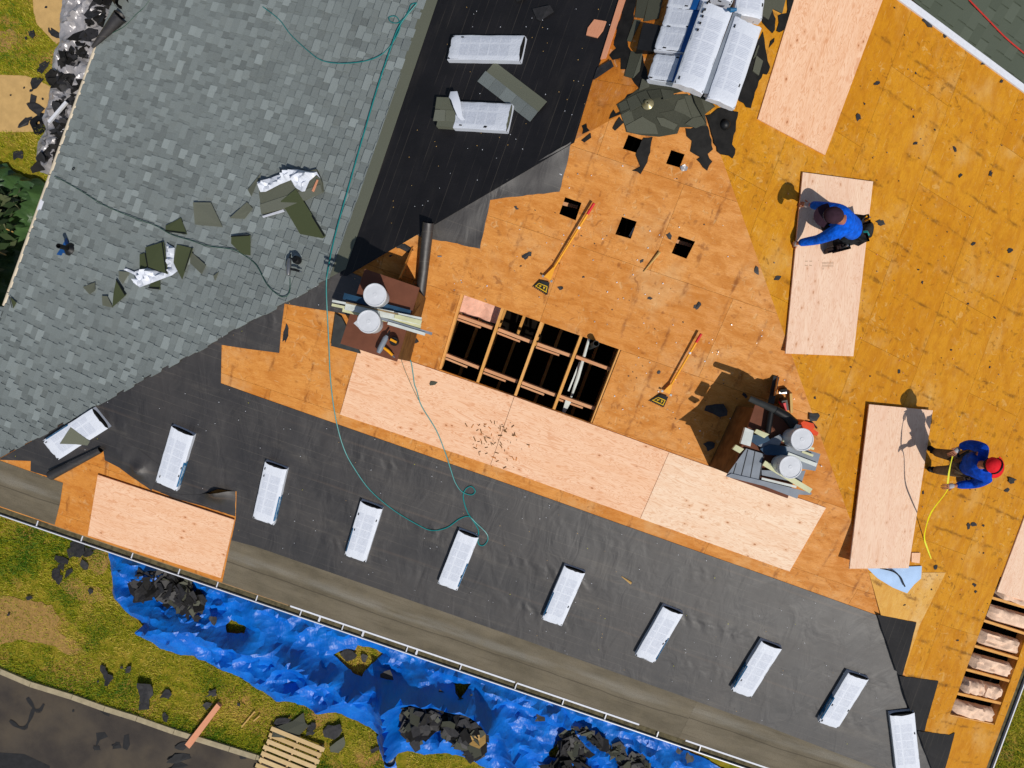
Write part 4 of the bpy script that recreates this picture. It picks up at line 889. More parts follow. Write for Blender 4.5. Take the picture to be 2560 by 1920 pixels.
ws = ply([(2001, 432), (1958, 883), (2127, 890), (2176, 455)], PE, .03, M['plyW'], 'pale plywood sheet with a grey stamp, the kneeling worker is on it', ((1958, 883), (2001, 432)))
ply([(2163, 1009), (2114, 1417), (2261, 1416), (2321, 1024)], PE, .06, M['plyW'], 'pale plywood sheet with two rows of knots in front of the red capped worker', ((2114, 1417), (2163, 1009)))
ply([(2582, 1228), (2489, 1478), (2587, 1510), (2690, 1258)], PE, .004, M['plyW'], 'pale plywood sheet cut by the right edge above the open insulation', ((2489, 1478), (2582, 1228)))
loose('plywood_offcut', PE, [(2277, 1381), (2298, 1381), (2296, 1407), (2276, 1404)], M['plyP'], 'small square plywood offcut right of the lower sheet', 'offcut', .004, .018)
loose('plywood_offcut', PW, reg(1280, 0, [(715, 178), (818, 195), (790, 270), (740, 335), (645, 312), (660, 250)]), M['pinkboard'], 'barrel shaped orange wood offcut on the black west felt', 'offcut', .012, .018)
tag(slab('plank', PW, reg(1280, 0, [(960, -60), (1000, -60), (985, 0), (815, 510), (768, 520), (930, 0)]), .012, .02, M['pinkboard'], up=((1430, 353), (1560, 0))), 'narrow pink board along the right edge of the black west felt', 'plank')
mb = MB(); r = random.Random(5)
for k in range(26):
    u, v = (2056 + (k % 12) * 2.4, 655 + (k // 12) * 7); mb.face([PE.at(u, v, .0495), PE.at(u + 1, v, .0495), PE.at(u + 1 - .6, v + 5, .0495), PE.at(u - .6, v + 5, .0495)])
for u in (2013, 2024): mb.face([PE.at(u, 652, .0495), PE.at(u + 7, 652, .0495), PE.at(u + 6, 654, .0495), PE.at(u - 1, 654, .0495)]); mb.face([PE.at(u - 1, 662, .0495), PE.at(u + 6, 663, .0495), PE.at(u + 6, 665, .0495), PE.at(u - 1, 664, .0495)])
mb.build('stamp', M['ink'], ws)
# ------------------------------------------------------------------ hoses and cords
def hose(name, pts, r, mat, label, cat, pl=PS, h=.014, seg=6, nsub=5):
    P = hermite([(p if isinstance(p, Vector) else pl.at(p[0], p[1], (p[2] if len(p) > 2 else h))) for p in pts], nsub)
    mb = MB(); mb.tube(P, r, seg); return tag(mb.build(name, mat, smooth=True), label, cat)
HW = [(1042, 9), (999, 64), (976, 122), (947, 208), (926, 278), (895, 385), (869, 477), (857, 518), (834, 604), (819, 680)]
HS = [(816, 712), (817, 758), (822, 856), (827, 957), (840, 1050), (860, 1122), (886, 1171), (926, 1226), (984, 1275), (1045, 1312), (1080, 1326), (1117, 1319), (1149, 1297), (1172, 1291), (1190, 1307), (1216, 1333), (1219, 1351), (1207, 1364), (1195, 1356), (1195, 1322), (1169, 1281), (1158, 1243), (1164, 1223), (1178, 1216), (1188, 1228), (1178, 1237), (1155, 1229), (1138, 1206), (1126, 1171), (1114, 1134), (1091, 1076), (1054, 1015), (1042, 977), (1036, 960), (1032, 931), (1025, 899), (1003, 884)]
hose('air_hose', [PW.at(u, v, .05) for u, v in HW] + [PS.at(u, v, .02 if i else .05) for i, (u, v) in enumerate(HS)], .0095, M['hose'], 'long teal air hose running down the grey slope and looping across the felt', 'hose')
hose('air_hose', [(657, 17), (698, 49), (727, 87), (770, 127), (802, 150), (843, 158), (900, 155), (944, 142), (973, 119), (996, 81), (1000, 58), (990, 41), (973, 43), (978, 55), (999, 56), (1019, 32), (1028, 12), (1042, 7)], .007, M['hose'], 'thin teal hose hanging in a curve with a small loop near the top', 'hose', PW, .044)
hose('air_hose', [(136, 441), (162, 454), (205, 479), (249, 507), (289, 526), (347, 549), (391, 565), (428, 586), (474, 600), (521, 615), (579, 623), (607, 636), (640, 662), (666, 709), (692, 735), (712, 742), (724, 729), (725, 696)], .0065, M['hosegreen'], 'dark green hose crossing the grey slope from the gutter to the nail gun', 'hose', PW, .046)
hose('hose', [(1001, 893), (1012, 925), (1028, 962), (1046, 1000)], .004, M['hosegreen'], 'thin second strand below the yellow nail gun', 'hose', PS, .03)
hose('cord', [(243, 110), (258, 96), (284, 81), (312, 65), (340, 36), (358, 20), (378, -6)], .005, M['hosegreen'], 'thin green cord at the top end of the cream gutter', 'cord', PW, .042)
hose('cord', [(2412, -14), (2423, 0), (2470, 49), (2515, 95), (2560, 133), (2600, 168)], .011, M['cordred'], 'red cord lying down the old lower roof at upper right', 'cord', PL, .03)
# ------------------------------------------------------------------ tools
def scraper(label, grip, end, blade, hg, pl=PS):
    """grip: pixel of the handle top, end: where shaft meets blade plate, blade: four pixels (upper left, upper right, lower right, lower left)"""
    e = empty('roof_scraper', pl.at(*blade[3]), label, 'roof scraper', 'yellow roof scrapers on the bare plywood')
    A = pl.at(*grip, hg); B = pl.at(*end, .06); d = (B - A)
    mb = MB(); mb.tube([A, A + d * .14], .019, 10); mb.build('grip', M['red'], e, smooth=True)
    mb = MB(); mb.tube([A + d * .14, A + d * .30], .0165, 10); mb.tube([A + d * .33, A + d * .86], .0155, 10); mb.build('shaft', M['yellow'], e, smooth=True)
    mb = MB(); mb.tube([A + d * .30, A + d * .33], .018, 10); mb.build('sticker', M['white'], e, smooth=True)
    q = [pl.at(*blade[0], .05), pl.at(*blade[1], .05), pl.at(*blade[2], .008), pl.at(*blade[3], .008)]; up_ = pl.n * .006
    if (q[1] - q[0]).cross(q[3] - q[0]).dot(pl.n) < 0: q = [q[1], q[0], q[3], q[2]]
    mb = MB(); n = 9; low = []
    for i in range(n): 
        a = q[2].lerp(q[3], i / n); b = q[2].lerp(q[3], (i + .55) / n); dd = (q[2] - q[1]).normalized() * .015; low += [a + dd, b + dd, b, q[2].lerp(q[3], (i + 1) / n)]
    low = low[:-1] + [q[3]]; ring_ = [q[0], q[1]] + low
    mb.prism([p - up_ for p in ring_], ring_); bl = mb.build('blade', M['black'], e)
    mb = MB(); y = (q[1] - q[0]); m0, m1 = (q[0] + q[1]) / 2 - y * .4, (q[0] + q[1]) / 2 + y * .4
    w = d.cross(pl.n).normalized(); s = A + d * .85; mb.prism([p - pl.n * .012 for p in (s - w * .014, s + w * .014, B + w * .055, B - w * .055)][::-1], [p + pl.n * .012 for p in (s - w * .014, s + w * .014, B + w * .055, B - w * .055)][::-1]); mb.build('socket', M['yellow'], e)
    L = lambda u, v: (q[0].lerp(q[1], u)).lerp(q[3].lerp(q[2], u), v) + up_ * .5 + pl.n * .003
    mb = MB()
    for (u0, v0, u1, v1) in [(.12, .34, .88, .42), (.08, .80, .92, .88), (.10, .42, .17, .80), (.83, .42, .9, .80), (.28, .5, .42, .6), (.3, .6, .36, .72), (.6, .48, .66, .74), (.56, .56, .76, .62)]:
        mb.face([L(u0, v0), L(u0, v1), L(u1, v1), L(u1, v0)][::-1])
    mb.build('marking', M['bladey'], bl)
    for s_ in (-1, 1):
        mb = MB(); c = B + w * .07 * s_; mb.box(c, w * .03, d.normalized() * .03, pl.n * .02); mb.build('bolt', M['steel'], e)
z7 = lambda x, y: (1300 + x * 200 / 1185, 480 + y * 280 / 1659)
scraper('yellow roof scraper with red grip between the square vent holes and the open rafters', z7(1100, 165), z7(405, 1280), [z7(300, 1310), z7(440, 1340), z7(405, 1525), z7(190, 1390)], .10)
r7 = lambda x, y: (1280 + x * K, 480 + y * K); r3 = lambda x, y: (1280 + x * K, 960 + y * K)
scraper('yellow handled roof scraper with red grip lying left of the right chimney shadow', r7(1635, 1225), r3(1335, 75), [r3(1290, 90), r3(1350, 112), r3(1312, 200), r3(1185, 140)], .10)
# nail guns
def nailgun(label, o, x, y, z, body, mag):
    x = x * 1.3; y = y * 1.3; z_ = z; z = z * 1.3
    e = empty('nail_gun', o, label, 'nail gun', 'pneumatic nail guns'); c = lambda a, b, h: o + x * a + y * b + z * h
    mb = MB(); mb.tube([c(-.02, -.13, .07), c(-.02, -.09, .075), c(-.02, .03, .075), c(-.02, .06, .07)], [.028, .038, .036, .022], 12); mb.build('body', body, e, smooth=True)
    mb = MB(); mb.tube([c(-.02, .05, .07), c(-.02, .12, .055)], [.014, .011], 8); mb.build('nose', M['black'], e, smooth=True)
    mb = MB(); mb.tube([c(.0, -.06, .07), c(.06, -.07, .065), c(.12, -.09, .06)], [.018, .02, .017], 10); mb.build('handle', mag, e, smooth=True)
    mb = MB(); mb.lathe(c(.07, .045, .02), [(.001, 0), (.055, 0), (.06, .02), (.06, .08), (.05, .095), (.001, .095)], 18, z_); mb.build('coil_magazine', M['black'], e, smooth=True)
    mb = MB(); mb.tube([c(.12, -.09, .06), c(.15, -.10, .055)], .009, 8); mb.build('fitting', M['steel'], e, smooth=True)
    mb = MB(); mb.box(c(.07, .045, .116), x * .07, y * .022, z * .004); mb.build('stripe', mag, e)
    return e
d = (PW.at(728, 660, 0) - PW.at(726, 690, 0)).normalized()
nailgun('grey and black nail gun on the grey shingles where the green hose ends', PW.at(736, 664, .032), PW.n.cross(d) * -1, d, PW.n, M['steel'], M['black'])
P1 = atz(968, 856, ZC1 + .003); d = (atz(975, 833, ZC1) - atz(955, 872, ZC1)).normalized()
nailgun('yellow and grey nail gun on the lower corner of the left chimney cap', P1, NZ.cross(d) * -1, d, NZ, M['siding'], M['yellow'])
# pails on the chimney caps
def pail(label, u, v, zb, h=.37, r=.143, spout=False):
    P = atz(u, v, zb + h); P.z = zb; e = empty('pail', P, label, 'pail', 'lidded pails on the chimney caps')
    mb = MB(); mb.lathe(P, [(.001, .004), (r * .86, .004), (r * .88, .02), (r * .97, h - .06), (r * 1.03, h - .055), (r * 1.03, h - .035), (r * .98, h - .03), (r * .98, h - .012)], 36); mb.build('body', M['bucket'], e, smooth=True)
    mb = MB(); mb.lathe(P, [(r * 1.04, h - .03), (r * 1.05, h - .008), (r * 1.02, h), (r * .94, h), (r * .92, h - .008), (r * .2, h - .007), (r * .18, h - .003), (r * .05, h - .003), (.001, h - .004)], 36); lid = mb.build('lid', M['lid'], e, smooth=True)
    mb = MB(); a = random.Random(u).uniform(0, 6); mb.tube([P + Vector((math.cos(a + t) * r * 1.06, math.sin(a + t) * r * 1.06, h - .07 - .05 * math.sin(t))) for t in [k * math.pi / 12 for k in range(13)]], .003, 6); mb.build('handle', M['steel'], e, smooth=True)
    if spout:
        p = P + Vector((-.13, -.02, h - .03)); mb = MB(); mb.prism([p + Vector(c) for c in [(.05, -.09, -.12), (.05, .09, -.12), (-.03, .0, -.1)]][::-1], [p + Vector(c) for c in [(.05, -.10, .02), (.05, .10, .02), (-.06, .0, .02)]][::-1]); mb.build('spout', M['bucket'], e)
pail('white lidded pail on the upper half of the left chimney cap', 937, 737, ZC1 + .001)
pail('white pail with a pouring lip on the lower half of the left chimney cap', 921, 804, ZC1 + .001, spout=True)
pail('white lidded pail beside the orange chainsaw on the right chimney cap', 2006, 1099, ZC2 + .03)
pail('white lidded pail on grey siding, lower of the two on the right chimney cap', 1977, 1168, ZC2 + .03)
# trim strips and siding on the caps
z4 = lambda x, y: (800 + x * 300 / 1382, 560 + y * 360 / 1659)
def strip(name, a, b, w, h, z, mat, label, cat, z2=None, group=None):
    A, B = atz(*a, z), atz(*b, z if z2 is None else z2); mb = MB(); mb.beam(A, B, w, h); return tag(mb.build(name, mat), label, cat, group)
gt = 'trim strips across the left chimney cap'
zc = ZC1 + .10
for k, (a, b, w, mt, lab, dz) in enumerate([((270, 830), (1040, 1030), .085, 'bluechan', 'dark blue metal channel under the far pail, uppermost of the trim strips', -.03), ((140, 885), (850, 1020), .03, 'whitetrim', 'thin white trim strip jutting farthest left over the chimney edge', .03), ((135, 930), (990, 1110), .035, 'creamtrim', 'cream trim strip with a ragged left end', .0),
                                       ((290, 945), (1165, 1120), .10, 'whitetrim', 'widest white trim board across the left chimney cap', .02), ((260, 985), (1160, 1190), .06, 'creamtrim', 'cream board beneath the widest white trim', -.02), ((640, 1070), (1290, 1265), .035, 'siding', 'grey strip jutting farthest right past the nail gun', .0), ((780, 1140), (1210, 1270), .04, 'whitetrim', 'short white strip at the lower right of the trim stack', .02),
                                       ((300, 905), (900, 1040), .02, 'fascia', 'brown wooden lath lying between the white trims', .035), ((860, 1060), (1168, 1135), .055, 'creamtrim', 'greenish cream offcut on the right end of the wide trim', .035)]):
    strip('trim_strip', z4(*a), z4(*b), w, .018, zc + dz, M[mt], lab, 'trim strip', None, gt)
slab('rubber_mat', PS, [(843, 781), (858, 790), (905, 880), (897, 878), (832, 861)], .05, .03, M['dgrey']); tag(bpy.data.objects['rubber_mat'], 'dark grey lead flashing sheet at the lower left foot of the left chimney', 'flashing')
mb = MB(); A, B, C_ = PS.at(1030, 617, .02), PS.at(1000, 699, .02), PS.at(996, 696, .42); w = Vector((.022, .008, 0))
mb.prism([A, B, C_], [A + w, B + w, C_ + w]); tag(mb.build('plywood_wedge', M['deckS']), 'upright triangular plywood wedge behind the left chimney', 'plywood wedge')
tag(rollpts(PS.at(1071, 555, .16), PS.at(1051, 737, .08), .083, .075, PS, 1.6, 40).build('felt_roll', M['felt'], smooth=True), 'roll of black roofing felt leaning by the left chimney', 'felt roll')
# right chimney load
zq = lambda x, y: (1780 + x * 300 / 1422, 920 + y * 350 / 1659)
def plate(name, pts, z, th, mat, label, cat, group=None):
    P = [atz(*zq(*p), z) for p in pts]; c = sum(P, Vector()) / len(P); s = sum(((P[i - 1] - c).cross(P[i] - c)).z for i in range(len(P)))
    if s < 0: P = P[::-1]
    mb = MB(); mb.prism([p - Vector((0, 0, th)) for p in P], P); return tag(mb.build(name, mat), label, cat, group)
gs2 = 'siding and trim pieces on the right chimney cap'
sd = plate('siding_panel', [(170, 1275), (405, 955), (620, 1020), (565, 1325)], ZC2 + .045, .012, M['siding'], 'grey siding panel with dark grooves at the lower left of the right chimney cap', 'siding panel', gs2)
for a, b in [((425, 970), (350, 1270)), ((510, 990), (455, 1300)), ((290, 1130), (255, 1250)), ((612, 1030), (560, 1325))]:
    A, B = atz(*zq(*a), ZC2 + .050), atz(*zq(*b), ZC2 + .050); mb = MB(); mb.beam(A, B, .010, .004); mb.build('groove', M['black'], sd)
plate('gutter_offcut', [(165, 1285), (230, 1250), (700, 1360), (1185, 1480), (1170, 1505), (1025, 1500), (1010, 1550), (620, 1400)], ZC2 + .06, .02, M['siding'], 'long grey metal offcut along the lower edge of the right chimney cap', 'metal offcut', gs2)
plate('siding_panel', [(540, 915), (810, 785), (842, 820), (800, 920), (660, 985)], ZC2 + .075, .012, M['siding'], 'grey tapered siding piece in the middle of the right chimney cap', 'siding panel', gs2)
plate('siding_panel', [(820, 920), (1100, 960), (1285, 1020), (1225, 1220), (1040, 1190), (880, 1080)], ZC2 + .055, .02, M['siding'], 'grey siding panel jutting right between the two pails', 'siding panel', gs2)
plate('siding_panel', [(590, 1210), (1000, 1230), (1110, 1215), (1060, 1370), (590, 1270)], ZC2 + .05, .015, M['siding'], 'grey siding panel under the lower pail of the right chimney', 'siding panel', gs2)
plate('white_block', [(395, 705), (495, 745), (455, 930), (340, 895)], ZC2 + .16, .06, M['whitetrim'], 'white trim block at the left of the right chimney load', 'trim block', gs2)
plate('cream_offcut', [(285, 910), (380, 960), (330, 1010), (245, 960)], ZC2 + .10, .05, M['creamtrim'], 'small cream trim offcut sticking out past the left edge of the right chimney', 'trim offcut', gs2)
plate('cream_offcut', [(530, 725), (680, 785), (620, 830), (500, 765)], ZC2 + .14, .03, M['creamtrim'], 'cream trim offcut right of the white block', 'trim offcut', gs2)
plate('blue_film_wad', [(480, 790), (660, 800), (690, 860), (540, 920), (465, 870)], ZC2 + .11, .05, M['bluechan'], 'dark blue plastic wad between the trim offcuts', 'plastic wad', gs2)
plate('black_panel', [(570, 960), (690, 905), (880, 930), (900, 1040), (640, 1030)], ZC2 + .10, .015, M['bluechan'], 'dark blue sheet in the middle of the right chimney cap', 'plastic sheet', gs2)
for a, b, w, mt, lab, z in [((615, 1125), (1175, 1460), .07, 'creamtrim', 'long cream trim lying diagonally over the lower right chimney load', .11), ((590, 1310), (1000, 1410), .03, 'whitetrim', 'thin white trim above the grey metal offcut', .08), ((840, 860), (1210, 960), .03, 'creamtrim', 'cream strip left of the far pail', .09), ((900, 1020), (1240, 1150), .05, 'whitetrim', 'white trim crossing the grey panel between the pails', .085), ((1070, 990), (1200, 1040), .03, 'creamtrim', 'short cream strip at the right end of the grey panel', .10)]:
    strip('trim_strip', zq(*a), zq(*b), w, .02, ZC2 + z, M[mt], lab, 'trim strip', None, gs2)
bl = empty('leaf_blower', atz(*zq(760, 510), ZC2), 'black leaf blower tube lying across the upper side of the right chimney cap', 'leaf blower')
mb = MB(); mb.tube([atz(*zq(445, 360), ZC2 + .05), atz(*zq(760, 500), ZC2 + .12)], [.042, .05], 14); mb.build('nozzle', M['dgrey'], bl, smooth=True)
mb = MB(); mb.tube([atz(*zq(755, 498), ZC2 + .12), atz(*zq(880, 570), ZC2 + .13), atz(*zq(985, 680), ZC2 + .10)], [.056, .062, .075], 14); mb.build('tube', M['black'], bl, smooth=True)
mb = MB(); mb.tube([atz(*zq(700, 520), ZC2 + .07), atz(*zq(660, 770), ZC2 + .07)], .04, 10); mb.build('housing', M['black'], bl, smooth=True)
cs_ = empty('chainsaw', atz(*zq(1100, 690), ZC2), 'orange chainsaw at the right corner behind the far pail of the right chimney', 'chainsaw')
def hull(pts, z0, z1, name, mat, par):
    P = [atz(*zq(*p), (z0 + z1) / 2) for p in pts]; c = sum(P, Vector()) / len(P); s = sum(((P[i - 1] - c).cross(P[i] - c)).z for i in range(len(P)))
    if s < 0: P = P[::-1]
    mb = MB(); f = lambda k, z: [Vector((c.x + (p.x - c.x) * k, c.y + (p.y - c.y) * k, z)) for p in P]
    r0, r1, r2 = f(1, z0), f(1.03, z0 + (z1 - z0) * .6), f(.82, z1)
    for a, b in ((r0, r1), (r1, r2)):
        for i in range(len(P)): mb.face([a[i - 1], a[i], b[i], b[i - 1]])
    mb.face(r2); mb.face(r0[::-1]); return mb.build(name, mat, par)
hull([(990, 650), (1050, 610), (1190, 645), (1210, 700), (1150, 760), (1000, 735), (960, 730)], ZC2 + .03, ZC2 + .2, 'body', M['orange'], cs_)
hull([(1000, 665), (1060, 680), (1020, 725), (975, 715)], ZC2 + .16, ZC2 + .215, 'cover', M['whitetrim'], cs_)
hull([(1150, 690), (1260, 765), (1240, 805), (1190, 790), (1120, 720)], ZC2 + .04, ZC2 + .12, 'rear_handle', M['orange'], cs_)
mb = MB(); mb.tube([atz(*zq(1105, 625), ZC2 + .13), atz(*zq(1180, 640), ZC2 + .2), atz(*zq(1240, 710), ZC2 + .12)], .012, 8); mb.build('front_handle', M['black'], cs_, smooth=True)
cw = empty('circular_saw', PS.at(1962, 998), 'red and grey circular saw on the plywood above the right chimney', 'circular saw')
def pbox(a, b, w, h0, h1, name, mat): 
    A, B = PS.at(*zq(*a), h0), PS.at(*zq(*b), h0); mb = MB(); x = B - A; y = PS.n.cross(x).normalized() * w; mb.box((A + B) / 2, x, y, PS.n * (h1 - h0)); return mb.build(name, mat, cw)
pbox((795, 290), (925, 290), .03, .02, .03, 'base_plate', M['steel']); pbox((920, 280), (930, 510), .035, .02, .10, 'guard', M['splint']); pbox((800, 260), (880, 245), .05, .02, .08, 'front_knob', M['feltblack'])
pbox((830, 350), (850, 470), .09, .03, .15, 'motor', M['black']); pbox((850, 400), (870, 545), .035, .12, .17, 'handle', M['red']); pbox((795, 390), (840, 440), .04, .05, .16, 'housing', M['red'])
mb = MB(); mb.beam(PS.at(*zq(765, 100), .03), PS.at(*zq(700, 420), .25), .085, .012); tag(mb.build('shingle_plank', M['dgrey']), 'dark grey plank propped against the uphill side of the right chimney', 'plank')
mb = MB(); A, B, C_ = PS.at(*zq(770, 95), .01), PS.at(*zq(745, 330), .01), PS.at(*zq(730, 330), .35); w = Vector((.02, .01, 0)); mb.prism([A, B, C_], [A + w, B + w, C_ + w]); tag(mb.build('plywood_wedge', M['deckS']), 'upright plywood wedge above the right chimney beside the grey plank', 'plywood wedge')
# pale blue film by the hip
o = sheetmesh(PE, [(2166, 1420), (2225, 1417), (2302, 1414), (2300, 1445), (2283, 1460), (2265, 1482), (2230, 1468), (2192, 1445)], .06, lambda a, b, e: .02 + .03 * max(0, nz(a * 3, b * 3, 2) + .3) * min(1, e / .1)).build('pale_film', M['paleblue'], smooth=True); tag(o, 'pale blue plastic film under the lower end of the knotty sheet by the hip', 'plastic film')
hose('strap', [PE.at(2200, 1420, .06), PE.at(2232, 1428, .075), PE.at(2250, 1442, .07), PE.at(2258, 1458, .06), PE.at(2262, 1466, .055)], .012, M['black'], 'black curled strap on the pale blue film', 'strap')
# felt curls hanging over the left eave
tag(rollpts(PW.at(302, 40, .12), PW.at(232, 118, .05), .13, .03, PW, 1.2, 30).build('felt_curl_loose', M['felt'], smooth=True), 'dark cone of curled felt hanging over the left eave, lower of two', 'curled felt')
tag(rollpts(PW.at(305, 8, .10), PW.at(262, -40, .05), .12, .06, PW, 1.2, 30).build('felt_curl_loose', M['feltshade'], smooth=True), 'dark cone of curled felt at the very top edge of the left eave', 'curled felt')
tag(slab('white_film_scrap', PW, reg(0, 0, [(830, 370), (900, 280), (960, 220), (965, 240), (920, 300), (880, 340)]), .03, .004, M['white']), 'small white film scrap at the top end of the cream gutter', 'film scrap')

mb = MB(); mb.lathe(PE.at(1811, 312, .014), [(.07, 0), (.07, .02), (.05, .06), (.02, .075), (.001, .075)], 18, PE.n); tag(mb.build('vent_cap', M['black'], smooth=True), 'small black vent cap on the torn black felt right of the ridge shingles', 'vent cap')
tag(sheetmesh(PS, reg(1280, 0, [(1450, 1440), (1490, 1418), (1520, 1445), (1508, 1475), (1465, 1478)]), .03, lambda a, b, e: .012 + .03 * abs(nz(a * 22, b * 22, 3))).build('foil_scrap', M['tarpsilver']), 'crumpled foil scrap at the corner of the rightmost upper vent hole', 'foil scrap')
mb = MB(); mb.beam(PS.at(1094, 641, .012), PS.at(1104, 641, .012), .018, .01, PS.n); tag(mb.build('nail_strip', M['steel']), 'short steel nail strip on the plywood right of the felt roll', 'nail strip')
# ------------------------------------------------------------------ people
def skin(name, J, ED, mat, parent=None, sub=2):
    """J: name -> (point, radius); one continuous skinned surface"""
    ks = list(J); me = bpy.data.meshes.new(name); off = wloc(parent) if parent is not None else Vector(J[ks[0]][0]) * 1
    if parent is None: off.z = min(p.z for p, _ in J.values())
    me.from_pydata([J[k][0] - off for k in ks], [(ks.index(a), ks.index(b)) for a, b in ED], [])
    o = bpy.data.objects.new(name, me); link(o)
    md = o.modifiers.new('Skin', 'SKIN'); md.use_smooth_shade = True; md.branch_smoothing = .3
    for i, k in enumerate(ks):
        r = J[k][1]; me.skin_vertices[0].data[i].radius = r if isinstance(r, tuple) else (r, r); me.skin_vertices[0].data[i].use_root = (i == 0)
    s2 = o.modifiers.new('Sub', 'SUBSURF'); s2.levels = sub; s2.render_levels = sub
    dg = bpy.context.evaluated_depsgraph_get(); m2 = bpy.data.meshes.new_from_object(o.evaluated_get(dg)); m2.name = name
    o.modifiers.clear(); o.data = m2; m2.materials.clear(); m2.materials.append(mat)
    for p in m2.polygons: p.use_smooth = True
    if parent is not None: o.parent = parent
    else: o.location = off
    return o
def hand(J, ED, wrist, tip, side, n, pre, curl=.3, r=.0085):
    d = (tip - wrist); L = d.length; d.normalize(); s = n.cross(d).normalized() * side
    J[pre + 'p'] = (wrist + d * .05, (.03, .018)); J[pre + 'k'] = (wrist + d * .085, (.036, .016)); ED += [(pre + 'w', pre + 'p'), (pre + 'p', pre + 'k')]
    for i, (o, l) in enumerate([(-.032, .066), (-.011, .078), (.011, .074), (.032, .056)]):
        a = wrist + d * .095 + s * o; b = a + d * l * .55 - n * l * curl * .3; c = b + d * l * .4 - n * l * curl * .7
        J[f'{pre}{i}a'] = (a, r); J[f'{pre}{i}b'] = (b, r * .95); J[f'{pre}{i}c'] = (c, r * .8); ED += [(pre + 'k', f'{pre}{i}a'), (f'{pre}{i}a', f'{pre}{i}b'), (f'{pre}{i}b', f'{pre}{i}c')]
    a = wrist + d * .045 - s * .038; b = a + d * .03 - s * .025; J[pre + 'ta'] = (a, .011); J[pre + 'tb'] = (b + d * .015, .009); ED += [(pre + 'p', pre + 'ta'), (pre + 'ta', pre + 'tb')]
def person(label, Q, face, mats, cap):
    """Q: joints in world space; face: unit vector the face looks along"""
    J = {}; ED = []
    lerp = lambda a, b, t: Q[a].lerp(Q[b], t)
    def add(k, p, r, to=None):
        J[k] = (p, r)
        if to: ED.append((to, k))
    add('pel', Q['pel'], (.13, .10)); add('belly', lerp('pel', 'neck', .35), (.12, .09), 'pel'); add('chest', lerp('pel', 'neck', .68), (.11, .085), 'belly'); add('neckb', Q['neck'], .06, 'chest')
    hd = Q['head']; upv = (hd - Q['neck']).normalized()
    add('necku', lerp('neck', 'head', .45), .055, 'neckb'); add('skull', hd, (.085, .092), 'necku'); add('crown', hd + upv * .07, .06, 'skull')
    add('jaw', hd - upv * .06 + face * .055, .045, 'skull'); add('nose', hd - upv * .015 + face * .112, .014, 'skull')
    sd = face.cross(upv).normalized()
    for s, k in ((1, 'earr'), (-1, 'earl')): add(k, hd + sd * .092 * s - upv * .02, .016, 'skull')
    for s in 'ab':
        add('sh' + s, Q['sh' + s], .046, 'chest'); add('el' + s, Q['el' + s], .036, 'sh' + s); add('wr' + s + 'w', Q['wr' + s], .028, 'el' + s)
        add('hip' + s, Q['hip' + s], .088, 'pel'); add('kn' + s, Q['kn' + s], .062, 'hip' + s); add('an' + s, Q['an' + s], .043, 'kn' + s); add('toe' + s, Q['toe' + s], .036, 'an' + s)
    for s, sg in (('a', 1), ('b', -1)):
        n = Q.get('pn' + s, NZ); hand(J, ED, Q['wr' + s], Q['hand' + s], sg, n, 'wr' + s, Q.get('curl', .5))
    body = skin('person', J, ED, M['skin']); tag(body, label, 'person')
    # clothing a little outside the body
    J2 = {k: (J[k][0], (J[k][1][0] + .062, J[k][1][1] + .05) if isinstance(J[k][1], tuple) else J[k][1] + .016) for k in ('pel', 'belly', 'chest')}
    J2['neckb'] = (Q['neck'] - upv * .02, .082); E2 = [('pel', 'belly'), ('belly', 'chest'), ('chest', 'neckb')]
    for s in 'ab':
        J2['sh' + s] = (Q['sh' + s], .104); J2['ua' + s] = (lerp('sh' + s, 'el' + s, .5), .088); J2['el' + s] = (Q['el' + s], .070); J2['fa' + s] = (lerp('el' + s, 'wr' + s, .5), .064); J2['wr' + s] = (lerp('el' + s, 'wr' + s, .93), .052)
        E2 += [('chest', 'sh' + s), ('sh' + s, 'ua' + s), ('ua' + s, 'el' + s), ('el' + s, 'fa' + s), ('fa' + s, 'wr' + s)]
    skin('shirt', J2, E2, mats[0], body)
    J3 = {'pel': (Q['pel'], (.158, .125))}; E3 = []
    for s in 'ab':
        J3['hip' + s] = (Q['hip' + s], .108); J3['th' + s] = (lerp('hip' + s, 'kn' + s, .5), .096); J3['kn' + s] = (Q['kn' + s], .082); J3['ca' + s] = (lerp('kn' + s, 'an' + s, .5), .074); J3['an' + s] = (lerp('kn' + s, 'an' + s, .95), .066)
        E3 += [('pel', 'hip' + s), ('hip' + s, 'th' + s), ('th' + s, 'kn' + s), ('kn' + s, 'ca' + s), ('ca' + s, 'an' + s)]
    skin('trousers', J3, E3, mats[1], body)
    for s in 'ab':
        d = (Q['toe' + s] - Q['an' + s]); J4 = {'h': (Q['an' + s] - d.normalized() * .02, .05), 'm': (Q['an' + s] + d * .55, .048), 't': (Q['toe' + s], .042), 'a': (Q['an' + s].lerp(Q['kn' + s], .12), .052)}
        skin('shoe', J4, [('h', 'm'), ('m', 't'), ('h', 'a')], M['shoe'], body)
    for s in 'ab':                             # glove palm
        d = Q['hand' + s] - Q['wr' + s]; skin('glove', {'c': (Q['wr' + s] - d.normalized() * .015, .036), 'p': (Q['wr' + s] + d.normalized() * .05, (.044, .030)), 'k': (Q['wr' + s] + d.normalized() * .09, (.046, .026))}, [('c', 'p'), ('p', 'k')], M['glove'], body, 1)
    return body, upv, sd
